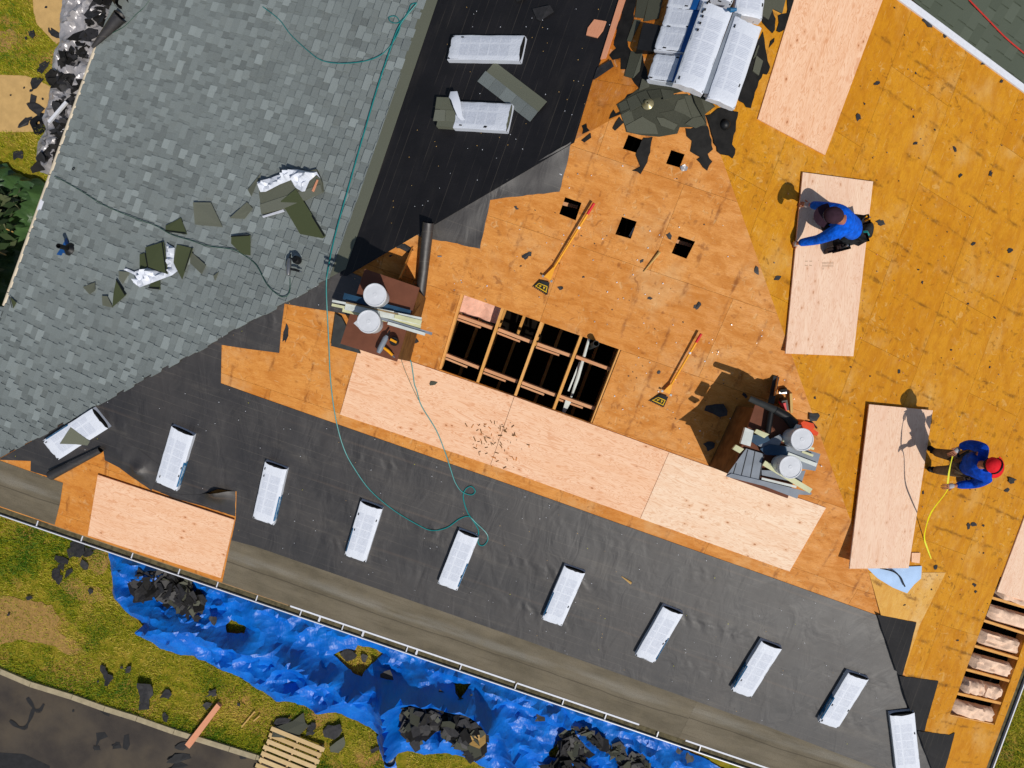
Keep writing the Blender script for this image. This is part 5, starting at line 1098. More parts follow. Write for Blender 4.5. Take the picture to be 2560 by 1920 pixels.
def capmesh(body, hd, up, f, mat, bill, backward=False):
    s = f.cross(up).normalized(); mb = MB(); P = {}; n = 18
    for i in range(7):
        ph = i / 6 * math.pi / 2
        for k in range(n):
            a = 2 * math.pi * k / n; r = .112 * math.cos(ph) ** .8; P[i, k] = hd + up * (.005 + .108 * math.sin(ph)) + f * (r * math.cos(a) * 1.1) + s * (r * math.sin(a) * .97)
    for i in range(6):
        for k in range(n): k2 = (k + 1) % n; mb.face([P[i, k], P[i, k2], P[i + 1, k2], P[i + 1, k]])
    c = mb.build('cap', mat, body, smooth=True)
    mb = MB(); top = []; m = 12; b = bill
    for j in range(4):
        row = []
        for k in range(m + 1):
            a = (k / m - .5) * 2.2; r = .115 + .10 * j / 3 * math.cos(a * .72); row.append(hd + up * (.012 - .012 * (math.sin(a) ** 2) - .014 * j / 3) + b * (r * math.cos(a) * 1.08) + (b.cross(up).normalized()) * (r * math.sin(a) * .95))
        top.append(row)
    for j in range(3):
        for k in range(m): mb.face([top[j][k], top[j + 1][k], top[j + 1][k + 1], top[j][k + 1]]); mb.face([p - up * .006 for p in (top[j][k + 1], top[j + 1][k + 1], top[j + 1][k], top[j][k])])
    mb.build('brim', mat, c, smooth=True); return c
def pouch(body, P, x, y, z, name='tool_pouch', tools=()):
    mb = MB(); b = [P + x * sx + y * sy for sx, sy in ((-.6, -.5), (.6, -.5), (.7, .5), (-.7, .5))]; t = [P + x * sx + y * sy + z for sx, sy in ((-.8, -.65), (.8, -.65), (.85, .65), (-.85, .65))]
    if x.cross(y).dot(z) < 0: b.reverse(); t.reverse()
    for i in range(4): mb.face([b[i - 1], b[i], t[i], t[i - 1]]); mb.face([t[i - 1] - z * .05, t[i] - z * .05, b[i], b[i - 1]])
    mb.face([p + z * .75 for p in b]); mb.face(b[::-1]); o = mb.build(name, M['pouch'], body)
    for (dx, dy, l, mt) in tools:
        mb = MB(); q = P + x * dx + y * dy + z * .6; mb.tube([q, q + z * (.5 + l) + x * .2], .012, 8); mb.build('tool_handle', M[mt], o, smooth=True)
h1 = lambda x, y, h: PE.hv(1960 + x / 7.54, 440 + y / 7.54, h)
fw = Vector((-1, .18, -.25)).normalized()
Q1 = dict(pel=h1(1345, 1020, .34), neck=h1(1075, 830, .80), head=h1(935, 745, .93), sha=h1(1105, 655, .75), shb=h1(1000, 1045, .75), ela=h1(800, 585, .50), elb=h1(650, 1200, .44), wra=h1(490, 540, .20), wrb=h1(255, 1265, .13), handa=h1(330, 535, .08), handb=h1(195, 1290, .05),
          hipa=h1(1270, 900, .36), hipb=h1(1310, 1130, .35), kna=h1(760, 960, .44), knb=h1(960, 1290, .13), ana=h1(900, 1010, .08), anb=h1(1480, 1160, .12), toea=h1(720, 1000, .05), toeb=h1(1600, 1010, .07), curl=.35)
b1_, up1, sd1 = person('person in bright blue shirt and plum cap kneeling, both hands on a plywood edge', Q1, fw, (M['shirt'], M['jeans']), 'cap')
upc = (NZ * .9 + Vector((-.35, .1, 0))).normalized(); capmesh(b1_, Q1['head'], upc, fw, M['cap'], (fw - upc * fw.dot(upc)).normalized())
mb = MB(); mb.lathe(Q1['head'] - upc * .075, [(.05, -.02), (.088, .02), (.098, .06), (.09, .1)], 18, upc); mb.build('hair', M['hair'], b1_, smooth=True)
yv = Vector((.25, -1, 0)).normalized(); xv = Vector((1, .25, 0)).normalized()
pouch(b1_, h1(1000, 1390, .12), xv * .11, yv * .07, NZ * .20, tools=[(0, 0, .3, 'steel'), (.3, .2, .1, 'black')])
pouch(b1_, h1(840, 1420, .08), xv * .10, yv * .055, NZ * .16)
pouch(b1_, h1(1410, 1215, .18), xv * .06, yv * .09, NZ * .18)
pouch(b1_, h1(1430, 870, .20), xv * .07, yv * .10, NZ * .17, tools=[(-.3, -.3, .2, 'yellow'), (.1, .1, .25, 'yellow'), (.4, -.1, .1, 'steel')])
mb = MB(); mb.tube([h1(1480, 1060, .3), h1(1560, 1050, .34), h1(1590, 1100, .3), h1(1500, 1150, .28)], .022, 8); mb.build('rag', M['hose'], b1_, smooth=True)
skin('shin', {'k': (h1(1540, 900, .12), .08), 'm': (h1(1610, 950, .12), .075), 'a': (h1(1570, 1180, .08), .06)}, [('k', 'm'), ('m', 'a')], M['jeans'], b1_)
h2 = lambda x, y, h: PE.hv(2260 + x / 7.9, 1060 + y / 7.9, h)
f2 = Vector((.85, -.25, -.45)).normalized()
Q2 = dict(pel=h2(1210, 790, .92), neck=h2(1545, 805, 1.40), head=h2(1740, 810, 1.55), sha=h2(1570, 470, 1.36), shb=h2(1640, 1080, 1.36), ela=h2(1270, 400, 1.14), elb=h2(1380, 1185, 1.12), wra=h2(1090, 470, 1.02), wrb=h2(985, 1215, 1.0), handa=h2(960, 600, 1.0), handb=h2(860, 1235, .98),
          hipa=h2(1140, 650, .90), hipb=h2(1130, 920, .90), kna=h2(830, 600, .50), knb=h2(830, 920, .50), ana=h2(610, 555, .10), anb=h2(620, 910, .10), toea=h2(470, 440, .045), toeb=h2(455, 880, .045), curl=.9)
b2_, up2, sd2 = person('person in royal blue shirt and red cap standing with a yellow tape measure', Q2, f2, (M['shirt2'], M['khaki']), 'cap')
upc2 = (NZ + Vector((.30, -.05, 0))).normalized(); fb = Vector((.93, -.38, 0)); c2 = capmesh(b2_, Q2['head'], upc2, (fb - upc2 * fb.dot(upc2)).normalized(), M['capred'], (fb - upc2 * fb.dot(upc2)).normalized())
mb = MB(); mb.lathe(Q2['head'] - upc2 * .075, [(.05, -.02), (.088, .02), (.100, .07), (.09, .1)], 18, upc2); mb.build('hair', M['hair'], b2_, smooth=True)
s_ = fb.cross(upc2).normalized(); mb = MB(); mb.tube([Q2['head'] + upc2 * (.005 + .108 * math.cos(t)) + s_ * .11 * math.sin(t) + fb * .03 for t in [k * math.pi / 8 - math.pi / 2 for k in range(9)]], .012, 8); mb.build('strap', M['black'], c2, smooth=True)
pouch(b2_, h2(1130, 1060, .70), Vector((.12, .02, 0)), Vector((.02, -.09, 0)), NZ * .22, tools=[(-.3, .2, .1, 'black'), (.3, .1, .1, 'black')])
pouch(b2_, h2(1240, 540, .72), Vector((.11, .0, 0)), Vector((.0, -.07, 0)), NZ * .22, tools=[(.5, 0, .4, 'yellow'), (.2, .2, .35, 'yellow')])
tp = empty('tape_measure', h2(1010, 620, 1.0), 'yellow tape measure stretched from the red capped worker down onto the roof', 'tape measure')
mb = MB(); mb.box(h2(1010, 600, .96), Vector((.035, 0, 0)), Vector((.01, -.07, 0)), NZ * .07); mb.build('case', M['black'], tp)
g = [h2(960, 640, 1.0), h2(925, 780, 1.0), h2(890, 960, .99), h2(860, 1210, .97), PE.hv(2366, 1230, .90), PE.hv(2336, 1269, .66), PE.hv(2324, 1290, .45), PE.hv(2316, 1315, .2), PE.hv(2311, 1345, .03), PE.at(2318, 1370, .012), PE.at(2328, 1397, .012)]
P = hermite(g, 5); mb = MB(); W_ = Vector((.0105, .003, 0))
for i in range(len(P) - 1):
    tw = W_ * (1 - .3 * math.sin(i * .4)); mb.face([P[i] - tw, P[i] + tw, P[i + 1] + tw, P[i + 1] - tw])
mb.build('blade', M['tape'], tp)
# ------------------------------------------------------------------ torn scraps
LM = [('the kneeling worker', 2085, 545), ('the red capped worker', 2440, 1160), ('the peach sheet', 2020, 200), ('the white rake edge', 2450, 130), ('the hip line', 1900, 690), ('the lower knotty sheet', 2215, 1215), ('the upper scraper', 1420, 600), ('the lower scraper', 1690, 950), ('the open rafters', 1330, 900), ('the right chimney', 1930, 1120), ('the left chimney', 960, 790),
      ('the square vent holes', 1640, 500), ('the wood shavings', 1200, 1090), ('the open insulation', 2480, 1650), ('the right picture edge', 2540, 900), ('the upper right corner', 2520, 420), ('the kerb', 300, 1790), ('the pallet', 740, 1880), ('the pink plank', 515, 1810), ('the left picture edge', 10, 1560), ('the eave gutter', 200, 1350), ('the silver tarp', 170, 230), ('the sandy path', 60, 260), ('the dark green tarp', 40, 430), ('the ridge stack', 1720, 150), ('the blue tarp', 480, 1600), ('the upper west bundle', 1220, 120)]
used_lab = set()
def scrap(u, v, s, pl, where, mat='feltscrap', h=.004, elong=1.0, kind='felt scrap', group='torn felt scraps', ang=None):
    r = random.Random(int(u * 31 + v)); n = r.randint(7, 11); a0 = r.uniform(0, 6.3) if ang is None else ang; px = []
    for i in range(n):
        a = i / n * 2 * math.pi + r.uniform(-.25, .25); q = s * .5 * r.uniform(.5, 1.2); x = math.cos(a) * q * elong; y = math.sin(a) * q / elong
        px.append((u + x * math.cos(a0) - y * math.sin(a0), v + x * math.sin(a0) + y * math.cos(a0)))
    lm = sorted(LM, key=lambda l: math.hypot(l[1] - u, l[2] - v)); size = 'tiny' if s < 13 else 'small' if s < 26 else 'palm sized' if s < 42 else 'broad'
    lab = None
    for m in lm[:7]:
        dx, dy = u - m[1], v - m[2]; A_ = math.degrees(math.atan2(-dy, dx)) % 360
        dr = ['right of', 'up and right of', 'above', 'up and left of', 'left of', 'down and left of', 'below', 'down and right of'][int((A_ + 22.5) // 45) % 8]
        far = 'well ' if math.hypot(dx, dy) > 160 else ''
        c = f'{size} {kind} on the {where}, {far}{dr} {m[0]}'
        if c not in used_lab: lab = c; break
    lab = lab or c; used_lab.add(lab)
    return loose('felt_scrap', pl, px, M[mat], lab, 'felt scrap', h, .003, .25 if s > 16 else .1, r.uniform(.1, .9), group)
for x, y, s in [(1375, 190, 26), (1530, 300, 15), (1868, 545, 15), (940, 720, 14), (780, 1015, 19), (1270, 1240, 12), (1610, 1290, 14), (1660, 1515, 11), (1920, 1500, 12), (2015, 705, 10), (830, 895, 6), (1255, 1010, 6), (1275, 635, 6), (1090, 65, 5), (2015, 1255, 4), (902, 1365, 4), (1440, 1122, 5)]: scrap(1920 + x * K, y * K, s, PE, 'ochre plywood', h=.004, elong=1.3)
for x, y, s in [(970, 265, 19), (1770, 445, 13), (2085, 505, 14), (80, 745, 16), (810, 598, 9), (1330, 780, 8), (1725, 965, 6), (1955, 1085, 6), (1130, 1550, 10), (1580, 1365, 6), (1915, 1510, 6), (880, 1590, 5), (1295, 670, 5), (1985, 730, 6), (1545, 345, 4), (712, 1512, 5)]: scrap(1920 + x * K, 480 + y * K, s, PE, 'ochre plywood', elong=1.25)
for x, y, s in [(2095, 830, 22), (2065, 915, 14), (1338, 937, 8), (1730, 1230, 15), (1770, 1215, 16), (1858, 1223, 7), (1445, 1583, 13), (385, 280, 28), (405, 120, 8), (1255, 1140, 4), (1860, 1460, 5)]: scrap(1920 + x * K, 960 + y * K, s, PE, 'ochre plywood', elong=1.3)
for x, y, s in [(1780, 75, 12), (1790, 135, 9), (1635, 555, 6), (1175, 250, 6), (1410, 115, 6)]: scrap(1920 + x * K, 1440 + y * K, s, PE, 'ochre plywood', elong=1.2)
for x, y, s in [(40, 140, 11), (125, 550, 24), (420, 830, 18), (1360, 377, 20), (1120, 597, 10), (1190, 918, 11), (1600, 985, 18), (1270, 1555, 10), (2115, 675, 18), (620, 733, 6), (600, 378, 5), (75, 640, 6)]: scrap(1280 + x * K, 480 + y * K, s, PS, 'orange plywood', elong=1.25)
for x, y, s in [(1760, 215, 44), (1700, 525, 28), (2015, 100, 16)]: scrap(1280 + x * K, 960 + y * K, s, PS, 'shaded plywood', elong=1.2)
for x, y, s, e in [(265, 1210, 30, 1.8), (1370, 1285, 22, 1), (1270, 470, 34, 1.5), (1350, 1372, 6, 1.3), (910, 633, 8, 1.5), (1165, 550, 8, 1.3)]: scrap(640 + x * K, 480 + y * K, s, PS, 'orange plywood', elong=e)
scrap(1083, 957, 17, PS, 'pink plywood sheet', 'oldgreen', .021, 1.3)
loose('felt_leaf', PW, reg(1280, 0, [(182, 90), (340, 70), (368, 118), (245, 190), (215, 170)]), M['feltscrap'], 'curled grey felt leaf on the dark west felt near the top', 'felt scrap', .02, .003, .4)
loose('felt_leaf', PW, reg(1280, 0, [(10, -40), (130, -40), (110, 10), (50, 28), (30, 5)]), M['feltscrap'], 'grey felt leaf cut by the top of the picture on the west felt', 'felt scrap', .02, .003, .3)
loose('felt_leaf', PW, reg(1280, 0, [(740, 595), (860, 530), (885, 585), (740, 680), (705, 700)]), M['feltscrap'], 'grey felt strip lying over the right edge of the west felt', 'felt scrap', .022, .004, .1)
o = sheetmesh(PS, [(1676, 1470), (1676.5, 1471), (1677, 1470)], .05, lambda a, b, e: .01) if False else None
for x, y, s, e in [(915, 815, 26, 1.3), (950, 885, 28, 1.1), (1120, 800, 20, 1.2), (1062, 780, 9, 1), (1445, 1010, 27, 1.1), (1840, 1000, 26, 1.3), (1800, 1110, 24, 1.1), (1435, 1205, 22, 1.2), (800, 130, 16, 1), (265, 185, 14, 1.3), (2070, 1100, 12, 1.2), (530, 15, 26, 1.2), (90, 325, 8, 1), (855, 905, 8, 1)]: scrap(x * K, 1440 + y * K, s, G, 'grass', 'feltscrap', .05, e)
for x, y, s, e in [(930, 1165, 30, 1.4), (1065, 1205, 16, 1.3), (1010, 1460, 22, 1.2), (1580, 1470, 34, 1.4), (1555, 1570, 36, 1.5), (1545, 1645, 40, 1.6), (635, 1160, 8, 1), (2100, 1560, 16, 1.2), (835, 1480, 18, 1.4)]: scrap(x * K, 1440 + y * K, s, G, 'driveway', 'sealer', .008, e, 'flat felt scrap', ang=.2 if s < 33 else -.2)
for x, y, s, e in [(680, 1430, 46, 1.2), (550, 1510, 30, 1.2), (740, 1560, 28, 1.1), (545, 1570, 24, 1.2), (500, 1630, 34, 1.1), (605, 1630, 22, 1.3), (775, 1440, 26, 1.1), (825, 1410, 22, 1), (650, 1375, 22, 1)]: scrap(x * K, 960 + y * K, s, G, 'grass', 'feltscrap', .05, e)
for x, y, s, e in [(285, 300, 20, 1.1), (485, 300, 26, 1.5), (380, 590, 38, 1.3), (320, 715, 36, 1.2), (290, 870, 24, 1.5), (330, 945, 42, 1.3), (225, 1060, 28, 1.5), (165, 1340, 28, 1.1), (405, 70, 7, 1), (215, 765, 6, 1), (275, 790, 8, 1.2), (375, 858, 7, 1), (100, 827, 5, 1.2), (430, 270, 9, 1.6), (230, 335, 9, 1.2)]: scrap(x * K, y * K, s, G, 'ground', 'feltscrap', .03, e)
for x, y, s, e, m in [(330, 1290, 70, 1.5, 'oldgreen'), (240, 1240, 36, 1.3, 'feltscrap'), (490, 1290, 26, 1.2, 'feltscrap'), (690, 1320, 52, 1.1, 'feltscrap'), (715, 1450, 46, 1.4, 'oldgreen'), (480, 1340, 22, 1.2, 'feltscrap'), (1030, 1490, 20, 1.6, 'feltscrap')]: scrap(640 + x * K, 1440 + y * K, s, G, 'grass', m, .06, e, 'old shingle scrap' if m == 'oldgreen' else 'felt scrap', ang=-.4)
sp = sheetmesh(G, [(352, 1700), (384, 1704), (386, 1735), (376, 1745), (377, 1770), (350, 1772), (353, 1738), (346, 1715)], .05, lambda a, b, e: .06 + .14 * max(0, math.sin((b + 6.6) * 6)) + .02 * nz(a * 8, b * 8)).build('felt_sheet', M['feltscrap'], smooth=True); tag(sp, 'large curled grey felt sheet on the grass above the kerb', 'felt scrap')
pb = empty('pipe_flashing', G.at(101, 311), 'square black pipe flashing with a round hole on the sandy path', 'pipe flashing')
mb = MB(); c = G.at(101, 311); x = Vector((.16, .1, 0)); y = Vector((-.08, .17, 0)); n = 20
def sqp(a): a0 = a + math.pi / 4; m = max(abs(math.cos(a)), abs(math.sin(a))); return x * (math.cos(a) / m) + y * (math.sin(a) / m)
for k in range(n):
    a, b = 2 * math.pi * k / n, 2 * math.pi * (k + 1) / n; i0, i1 = (x * math.cos(a) + y * math.sin(a)) * .28, (x * math.cos(b) + y * math.sin(b)) * .28; u = NZ * .03
    mb.face([c + u + i0, c + u + sqp(a), c + u + sqp(b), c + u + i1]); mb.face([c + u + sqp(a), c + sqp(a), c + sqp(b), c + u + sqp(b)])
mb.build('plate', M['black'], pb)
mb = MB(); mb.lathe(c + NZ * .03, [(.085, 0), (.065, .03), (.05, .06), (.045, .06)], 18); mb.build('collar', M['black'], pb, smooth=True)
# ------------------------------------------------------------------ tarps, heaps, grass
def seg(px, amp, w, skew=0): return ([(p.x, p.y) for p in (atz(u, v, 0) for u, v in px)], amp, w)
def pdist(a, b, L):
    best = 9
    for i in range(len(L) - 1):
        x0, y0 = L[i]; dx, dy = L[i + 1][0] - x0, L[i + 1][1] - y0; k = max(0, min(1, ((a - x0) * dx + (b - y0) * dy) / (dx * dx + dy * dy))); best = min(best, math.hypot(a - x0 - dx * k, b - y0 - dy * k))
    return best
RID = [seg([(362, 1566), (440, 1556), (520, 1572), (600, 1596), (660, 1618), (720, 1636), (790, 1668), (860, 1702), (950, 1740)], .34, .22), seg([(300, 1480), (330, 1510), (400, 1530), (470, 1540)], .14, .14), seg([(978, 1720), (974, 1790), (982, 1862)], .6, .17), seg([(978, 1720), (1080, 1730), (1160, 1744), (1225, 1775)], .55, .18),
       seg([(1225, 1775), (1262, 1820), (1296, 1900)], .45, .18), seg([(650, 1700), (720, 1650), (760, 1640)], .16, .1), seg([(700, 1740), (800, 1690), (850, 1680)], .2, .12), seg([(800, 1770), (880, 1720), (930, 1700)], .28, .14), seg([(1290, 1740), (1400, 1790), (1500, 1870), (1560, 1940)], .22, .14), seg([(1150, 1690), (1260, 1730)], .14, .1),
       seg([(440, 1600), (480, 1590), (530, 1600)], .12, .1), seg([(480, 1600), (500, 1640)], .1, .08), seg([(560, 1660), (620, 1625)], .14, .1), seg([(1050, 1690), (1120, 1660)], .12, .12), seg([(1320, 1850), (1400, 1880), (1480, 1910)], .2, .14), seg([(1600, 1860), (1680, 1920)], .16, .12), seg([(300, 1420), (360, 1440), (430, 1440)], .10, .1)]
def rg(x, y, z, g): return max(0, 1 - abs(nz(x, y, z)) * g)
def th(a, b, e):
    z = .04
    for L, amp, w in RID:
        d = pdist(a, b, L)
        if d < w * 3: z += amp * math.exp(-(d / w) ** 1.4)
    k = min(1, e / .2); wa, wb = a + .25 * nz(a * 1.2, b * 1.2, 7), b + .25 * nz(a * 1.2, b * 1.2, 9)
    u, v = wa * .93 - wb * .36, wa * .36 + wb * .93          # along / across the eave
    r = .15 * rg(u * .55, v * 1.5, 1, 3) + .13 * rg(u * 1.1 + v * .5, v * 2.3 - u * .3, 2, 4) + .07 * rg(u * 2.1 - v * .9, v * 3.2 + u * .6, 3, 4.5) + .025 * rg(u * 4.2 + v * 2, v * 3.6 - u * 2, 4, 4) + .035 * noise.cell(Vector((u * 2.2, v * 3.4, 5)))
    return z + k * r * .72
TARP = [(250, 1352), (274, 1382), (280, 1420), (287, 1461), (292, 1494), (314, 1519), (334, 1535), (378, 1549), (356, 1570), (376, 1595), (405, 1620), (455, 1636), (490, 1635), (528, 1658), (600, 1690), (639, 1715), (677, 1737), (774, 1766), (841, 1777), (889, 1798), (950, 1828), (944, 1837), (956, 1880), (965, 1920), (970, 2000), (1000, 2000), (990, 1880), (1000, 1868), (1060, 1885), (1110, 1880), (1160, 1890), (1230, 1925), (1260, 1990), (1880, 1990), (1816, 1925), (1760, 1893), (1700, 1868), (1850, 1900), (1880, 1885), (1300, 1690)]
HOL = [[(571, 1557), (582, 1546), (620, 1564), (618, 1577), (578, 1572)], [(835, 1634), (860, 1623), (889, 1623), (895, 1611), (936, 1619), (959, 1632), (916, 1671), (909, 1684), (891, 1679), (857, 1652)], [(1137, 1703), (1180, 1700), (1170, 1714), (1153, 1730), (1141, 1720)], [(1370, 1868), (1407, 1845), (1390, 1885), (1373, 1885)]]
tb = sheetmesh(G, TARP, .06, th, HOL, jag=.012, seed=4, ani=(-.335, 1.7)).build('blue_tarp', M['tarpblue'], smooth=True); tag(tb, 'crumpled bright blue tarp spread on the grass along the house with torn holes', 'tarp')
try: tb.data.set_sharp_from_angle(angle=R(32))
except Exception: pass
def heap(name, px, z0, hgt, n, size, label, mats, th_=None, seed=1):
    r = random.Random(seed); q = [(p.x, p.y) for p in (atz(u, v, z0) for u, v in px)]; x0 = min(c[0] for c in q); x1 = max(c[0] for c in q); y0 = min(c[1] for c in q); y1 = max(c[1] for c in q); mb = MB(); k = 0; tries = 0
    while k < n and tries < n * 30:
        tries += 1; p = (r.uniform(x0, x1), r.uniform(y0, y1))
        if not inside(p, q): continue
        d = min(1, edist(p, q) / .3); z = z0 + hgt * d * r.uniform(.2, 1) + .01; k += 1; s = size * r.choice([.35, .5, .7, 1, 1.25, 1.5]) * r.uniform(.8, 1.1); nn = Vector((r.gauss(0, .3), r.gauss(0, .3), 1)).normalized(); x = nn.orthogonal().normalized(); x.rotate(Matrix.Rotation(r.uniform(0, 6.3), 3, nn)); y = nn.cross(x); c = Vector((p[0], p[1], z)); ring_ = []; m = r.randint(4, 6)
        for i in range(m): a = 2 * math.pi * i / m + r.uniform(-.3, .3); ring_.append(c + x * math.cos(a) * s * r.uniform(.35, .6) * 1.2 + y * math.sin(a) * s * r.uniform(.35, .6) * .8)
        mb.prism([v - nn * .006 for v in ring_], ring_, r.random(), r.choices(range(len(mats)), [6, 3, 1.2, .05][:len(mats)])[0])
    return tag(mb.build(name, [M[m] for m in mats]), label, 'debris heap', 'heaps of torn off roofing', 'stuff')
HM = ['feltscrap', 'feltblack', 'oldgreen', 'splint']
heap('debris_heap', [(338, 1452), (360, 1438), (430, 1440), (468, 1452), (480, 1480), (498, 1500), (510, 1520), (480, 1535), (445, 1510), (400, 1495), (345, 1480)], .22, .14, 210, .3, 'heap of black torn roofing on the left end of the blue tarp', HM, seed=2)
heap('debris_heap', [(1012, 1735), (1080, 1725), (1140, 1745), (1215, 1762), (1222, 1800), (1215, 1850), (1205, 1880), (1185, 1892), (1140, 1855), (1090, 1820), (1050, 1850), (1030, 1868), (1008, 1830)], .25, .32, 340, .28, 'large heap of torn shingles framed by the raised blue tarp', HM, seed=3)
heap('debris_heap', [(1408, 1838), (1440, 1822), (1490, 1846), (1510, 1862), (1500, 1880), (1460, 1872), (1440, 1890), (1406, 1890)], .24, .16, 120, .26, 'grey heap of torn shingles beside the hole in the blue tarp', ['feltscrap', 'oldgreen', 'feltblack'], seed=4)
heap('debris_heap', [(1378, 1905), (1460, 1898), (1480, 1940), (1370, 1960)], .28, .2, 80, .3, 'dark heap of torn felt at the bottom picture edge', ['feltblack', 'feltscrap'], seed=5)
heap('debris_heap', [(1510, 1872), (1550, 1868), (1565, 1890), (1610, 1895), (1625, 1940), (1560, 1940), (1545, 1900)], .24, .12, 90, .22, 'small grey heap of shingles near the bottom edge right of the larger one', ['feltscrap', 'oldgreen', 'feltblack'], seed=6)
for u, v, s in [(503, 1537, 28), (545, 1539, 26), (352, 1450, 30), (974, 1676, 30), (1350, 1780, 32), (872, 1634, 40), (912, 1640, 22), (1426, 1804, 9), (1715, 1880, 26), (1690, 1862, 20)]: scrap(u, v, s, G, 'blue tarp', 'feltscrap', .26 if (u, v) not in [(872, 1634), (912, 1640)] else .05, 1.15)
sv = [(170, -60), (152, 50), (152, 108), (139, 128), (133, 170), (140, 195), (128, 222), (122, 262), (108, 296), (118, 325), (98, 356), (92, 398), (104, 432), (150, 445), (190, 330), (240, 200), (290, 90), (330, -60)]
def ths(a, b, e):
    k = min(1, e / .15); r1 = 1 - abs(nz(a * 2.3, b * 1.9, 31)) * 2.2; r2 = 1 - abs(nz(a * 5.1, b * 4.4, 32)) * 2.3; return .04 + k * (.14 * max(0, r1) ** 2 + .09 * max(0, r2) ** 2)
tag(sheetmesh(G, sv, .06, ths, jag=.01).build('silver_tarp', M['tarpsilver'], smooth=True), 'crumpled silver tarp on the ground along the left eave', 'tarp')
for k, (p, n, lab) in enumerate([([(222, -60), (300, -60), (270, 60), (235, 110), (185, 120), (160, 95), (165, 78), (215, 75), (225, 40)], 90, 'black debris heap on the silver tarp under the curled felt cones'), ([(150, 135), (190, 120), (225, 130), (205, 175), (155, 165)], 45, 'black debris on the silver tarp, second heap from the top'), ([(110, 175), (150, 185), (185, 200), (200, 215), (160, 225), (125, 205)], 55, 'black debris heap spilling off the silver tarp onto the path'),
                           ([(140, 255), (185, 235), (185, 262), (130, 285)], 35, 'black debris on the silver tarp beside the square flashing'), ([(135, 310), (170, 300), (160, 345), (125, 340)], 35, 'black debris on the lower silver tarp'), ([(118, 350), (148, 360), (135, 410), (90, 420), (100, 405), (115, 385)], 45, 'black debris at the lower end of the silver tarp')]):
    heap('debris_heap', p, .16, .06, int(n * .55), .26, lab, ['feltblack', 'feltscrap'], seed=60 + k)
mb = MB(); mb.beam(G.at(143, 318) + NZ * .3, G.at(190, 270) + NZ * .35, .06, .05); tag(mb.build('metal_strip', M['white']), 'white metal strip leaning on the silver tarp under the eave', 'metal strip')
gt_ = [(-80, 405), (0, 416), (25, 412), (42, 432), (75, 448), (110, 452), (128, 468), (60, 640), (10, 790), (-80, 800)]
def thg(a, b, e):
    k = min(1, e / .15); r1 = 1 - abs(nz(a * 1.8, b * 2.4, 41)) * 2.3; r2 = 1 - abs(nz(a * 4.1, b * 6, 42)) * 2.4; return .1 + k * (.32 * max(0, r1) ** 2 + .14 * max(0, r2) ** 2)
tag(sheetmesh(G, gt_, .065, thg, jag=.03).build('green_tarp', M['tarpgreen'], smooth=True), 'crumpled dark green tarp in the gap left of the cream gutter', 'tarp')
for k, (a, b) in enumerate([((14, 565), (72, 592)), ((12, 627), (55, 648)), ((-5, 655), (35, 680))]):
    mb = MB(); A, B = G.at(*a) + NZ * .5, G.at(*b) + NZ * .48; mb.tube([A, A.lerp(B, .5) + NZ * .03, B], .012, 6); tag(mb.build('twig', M['splint'], smooth=True), ['yellow twig lying on the green tarp, longest of three', 'yellow twig on the green tarp, middle one', 'yellow twig on the green tarp at the left picture edge'][k], 'twig')
lf = MB(); r = random.Random(8)
for k in range(260):
    u, v = r.uniform(-20, 110), r.uniform(490, 780)
    if u > 128 - (v - 468) * .37 - 10: continue
    c = G.at(u, v) + NZ * r.uniform(.3, .65); d = Vector((r.gauss(0, 1), r.gauss(0, .5), r.gauss(0, .3))).normalized() * r.uniform(.08, .19); w = d.cross(NZ).normalized() * d.length * .42 + NZ * r.gauss(0, .02); lf.face([c - d, c + w, c + d, c - w], None, r.uniform(0, 1))
tag(lf.build('undergrowth', M['leaf']), 'dark leafy undergrowth poking through the green tarp', 'undergrowth', None, 'stuff')
# pallet, plank, pail
pp = lambda s, t: atz(680 + 131 * s - 47 * t, 1822 + 52 * s + 113 * t, .13)
pal = empty('pallet', pp(.5, .5) - NZ * .13, 'wooden pallet on the grass cut by the bottom edge', 'pallet')
for k in range(8):
    mb = MB(); t0 = k * .135; A, B = pp(-.02 + .01 * (k % 3), t0), pp(1.0 - .015 * (k % 2), t0 + .01); mb.beam(A, B, .095, .018, NZ, rnd.random()); mb.build('slat', M['pallet'], pal)
for s in (.04, .5, .95):
    mb = MB(); mb.beam(pp(s, -.03) - NZ * .02, pp(s, 1.05) - NZ * .02, .04, .09, NZ, .3); mb.build('stringer', M['pallet'], pal)
mb = MB(); mb.prism([G.at(*p) + NZ * .03 for p in [(548, 1752), (469, 1854), (480, 1864), (557, 1761)]], [G.at(*p) + NZ * .13 for p in [(548, 1752), (469, 1854), (480, 1864), (557, 1761)]], .5, 0, [(0, 0), (1.2, 0), (1.2, .12), (0, .12)]); tag(mb.build('plank', M['pinkboard']), 'pinkish plank lying across the kerb from the grass to the driveway', 'plank')
gp = empty('pail', G.at(980, 1884), 'grey open pail on the ground at the tail of the blue tarp', 'pail'); mb = MB(); mb.lathe(G.at(980, 1884) + NZ * .02, [(.001, 0), (.105, 0), (.125, .3), (.118, .3), (.1, .03), (.001, .03)], 24); mb.build('body', M['dgrey'], gp, smooth=True)
mb = MB(); mb.lathe(G.at(983, 1889) + NZ * .24, [(.001, .01), (.09, .0)], 16); mb.build('contents', M['siding'], gp, smooth=True)
for a, b, lab in [((606, 1815), (640, 1775), 'long pale splinter on the grass left of the pallet'), ((636, 1800), (652, 1786), 'short pale splinter on the grass above the pallet')]:
    mb = MB(); mb.beam(G.at(*a) + NZ * .06, G.at(*b) + NZ * .07, .025, .015); tag(mb.build('splinter', M['splint']), lab, 'splinter')
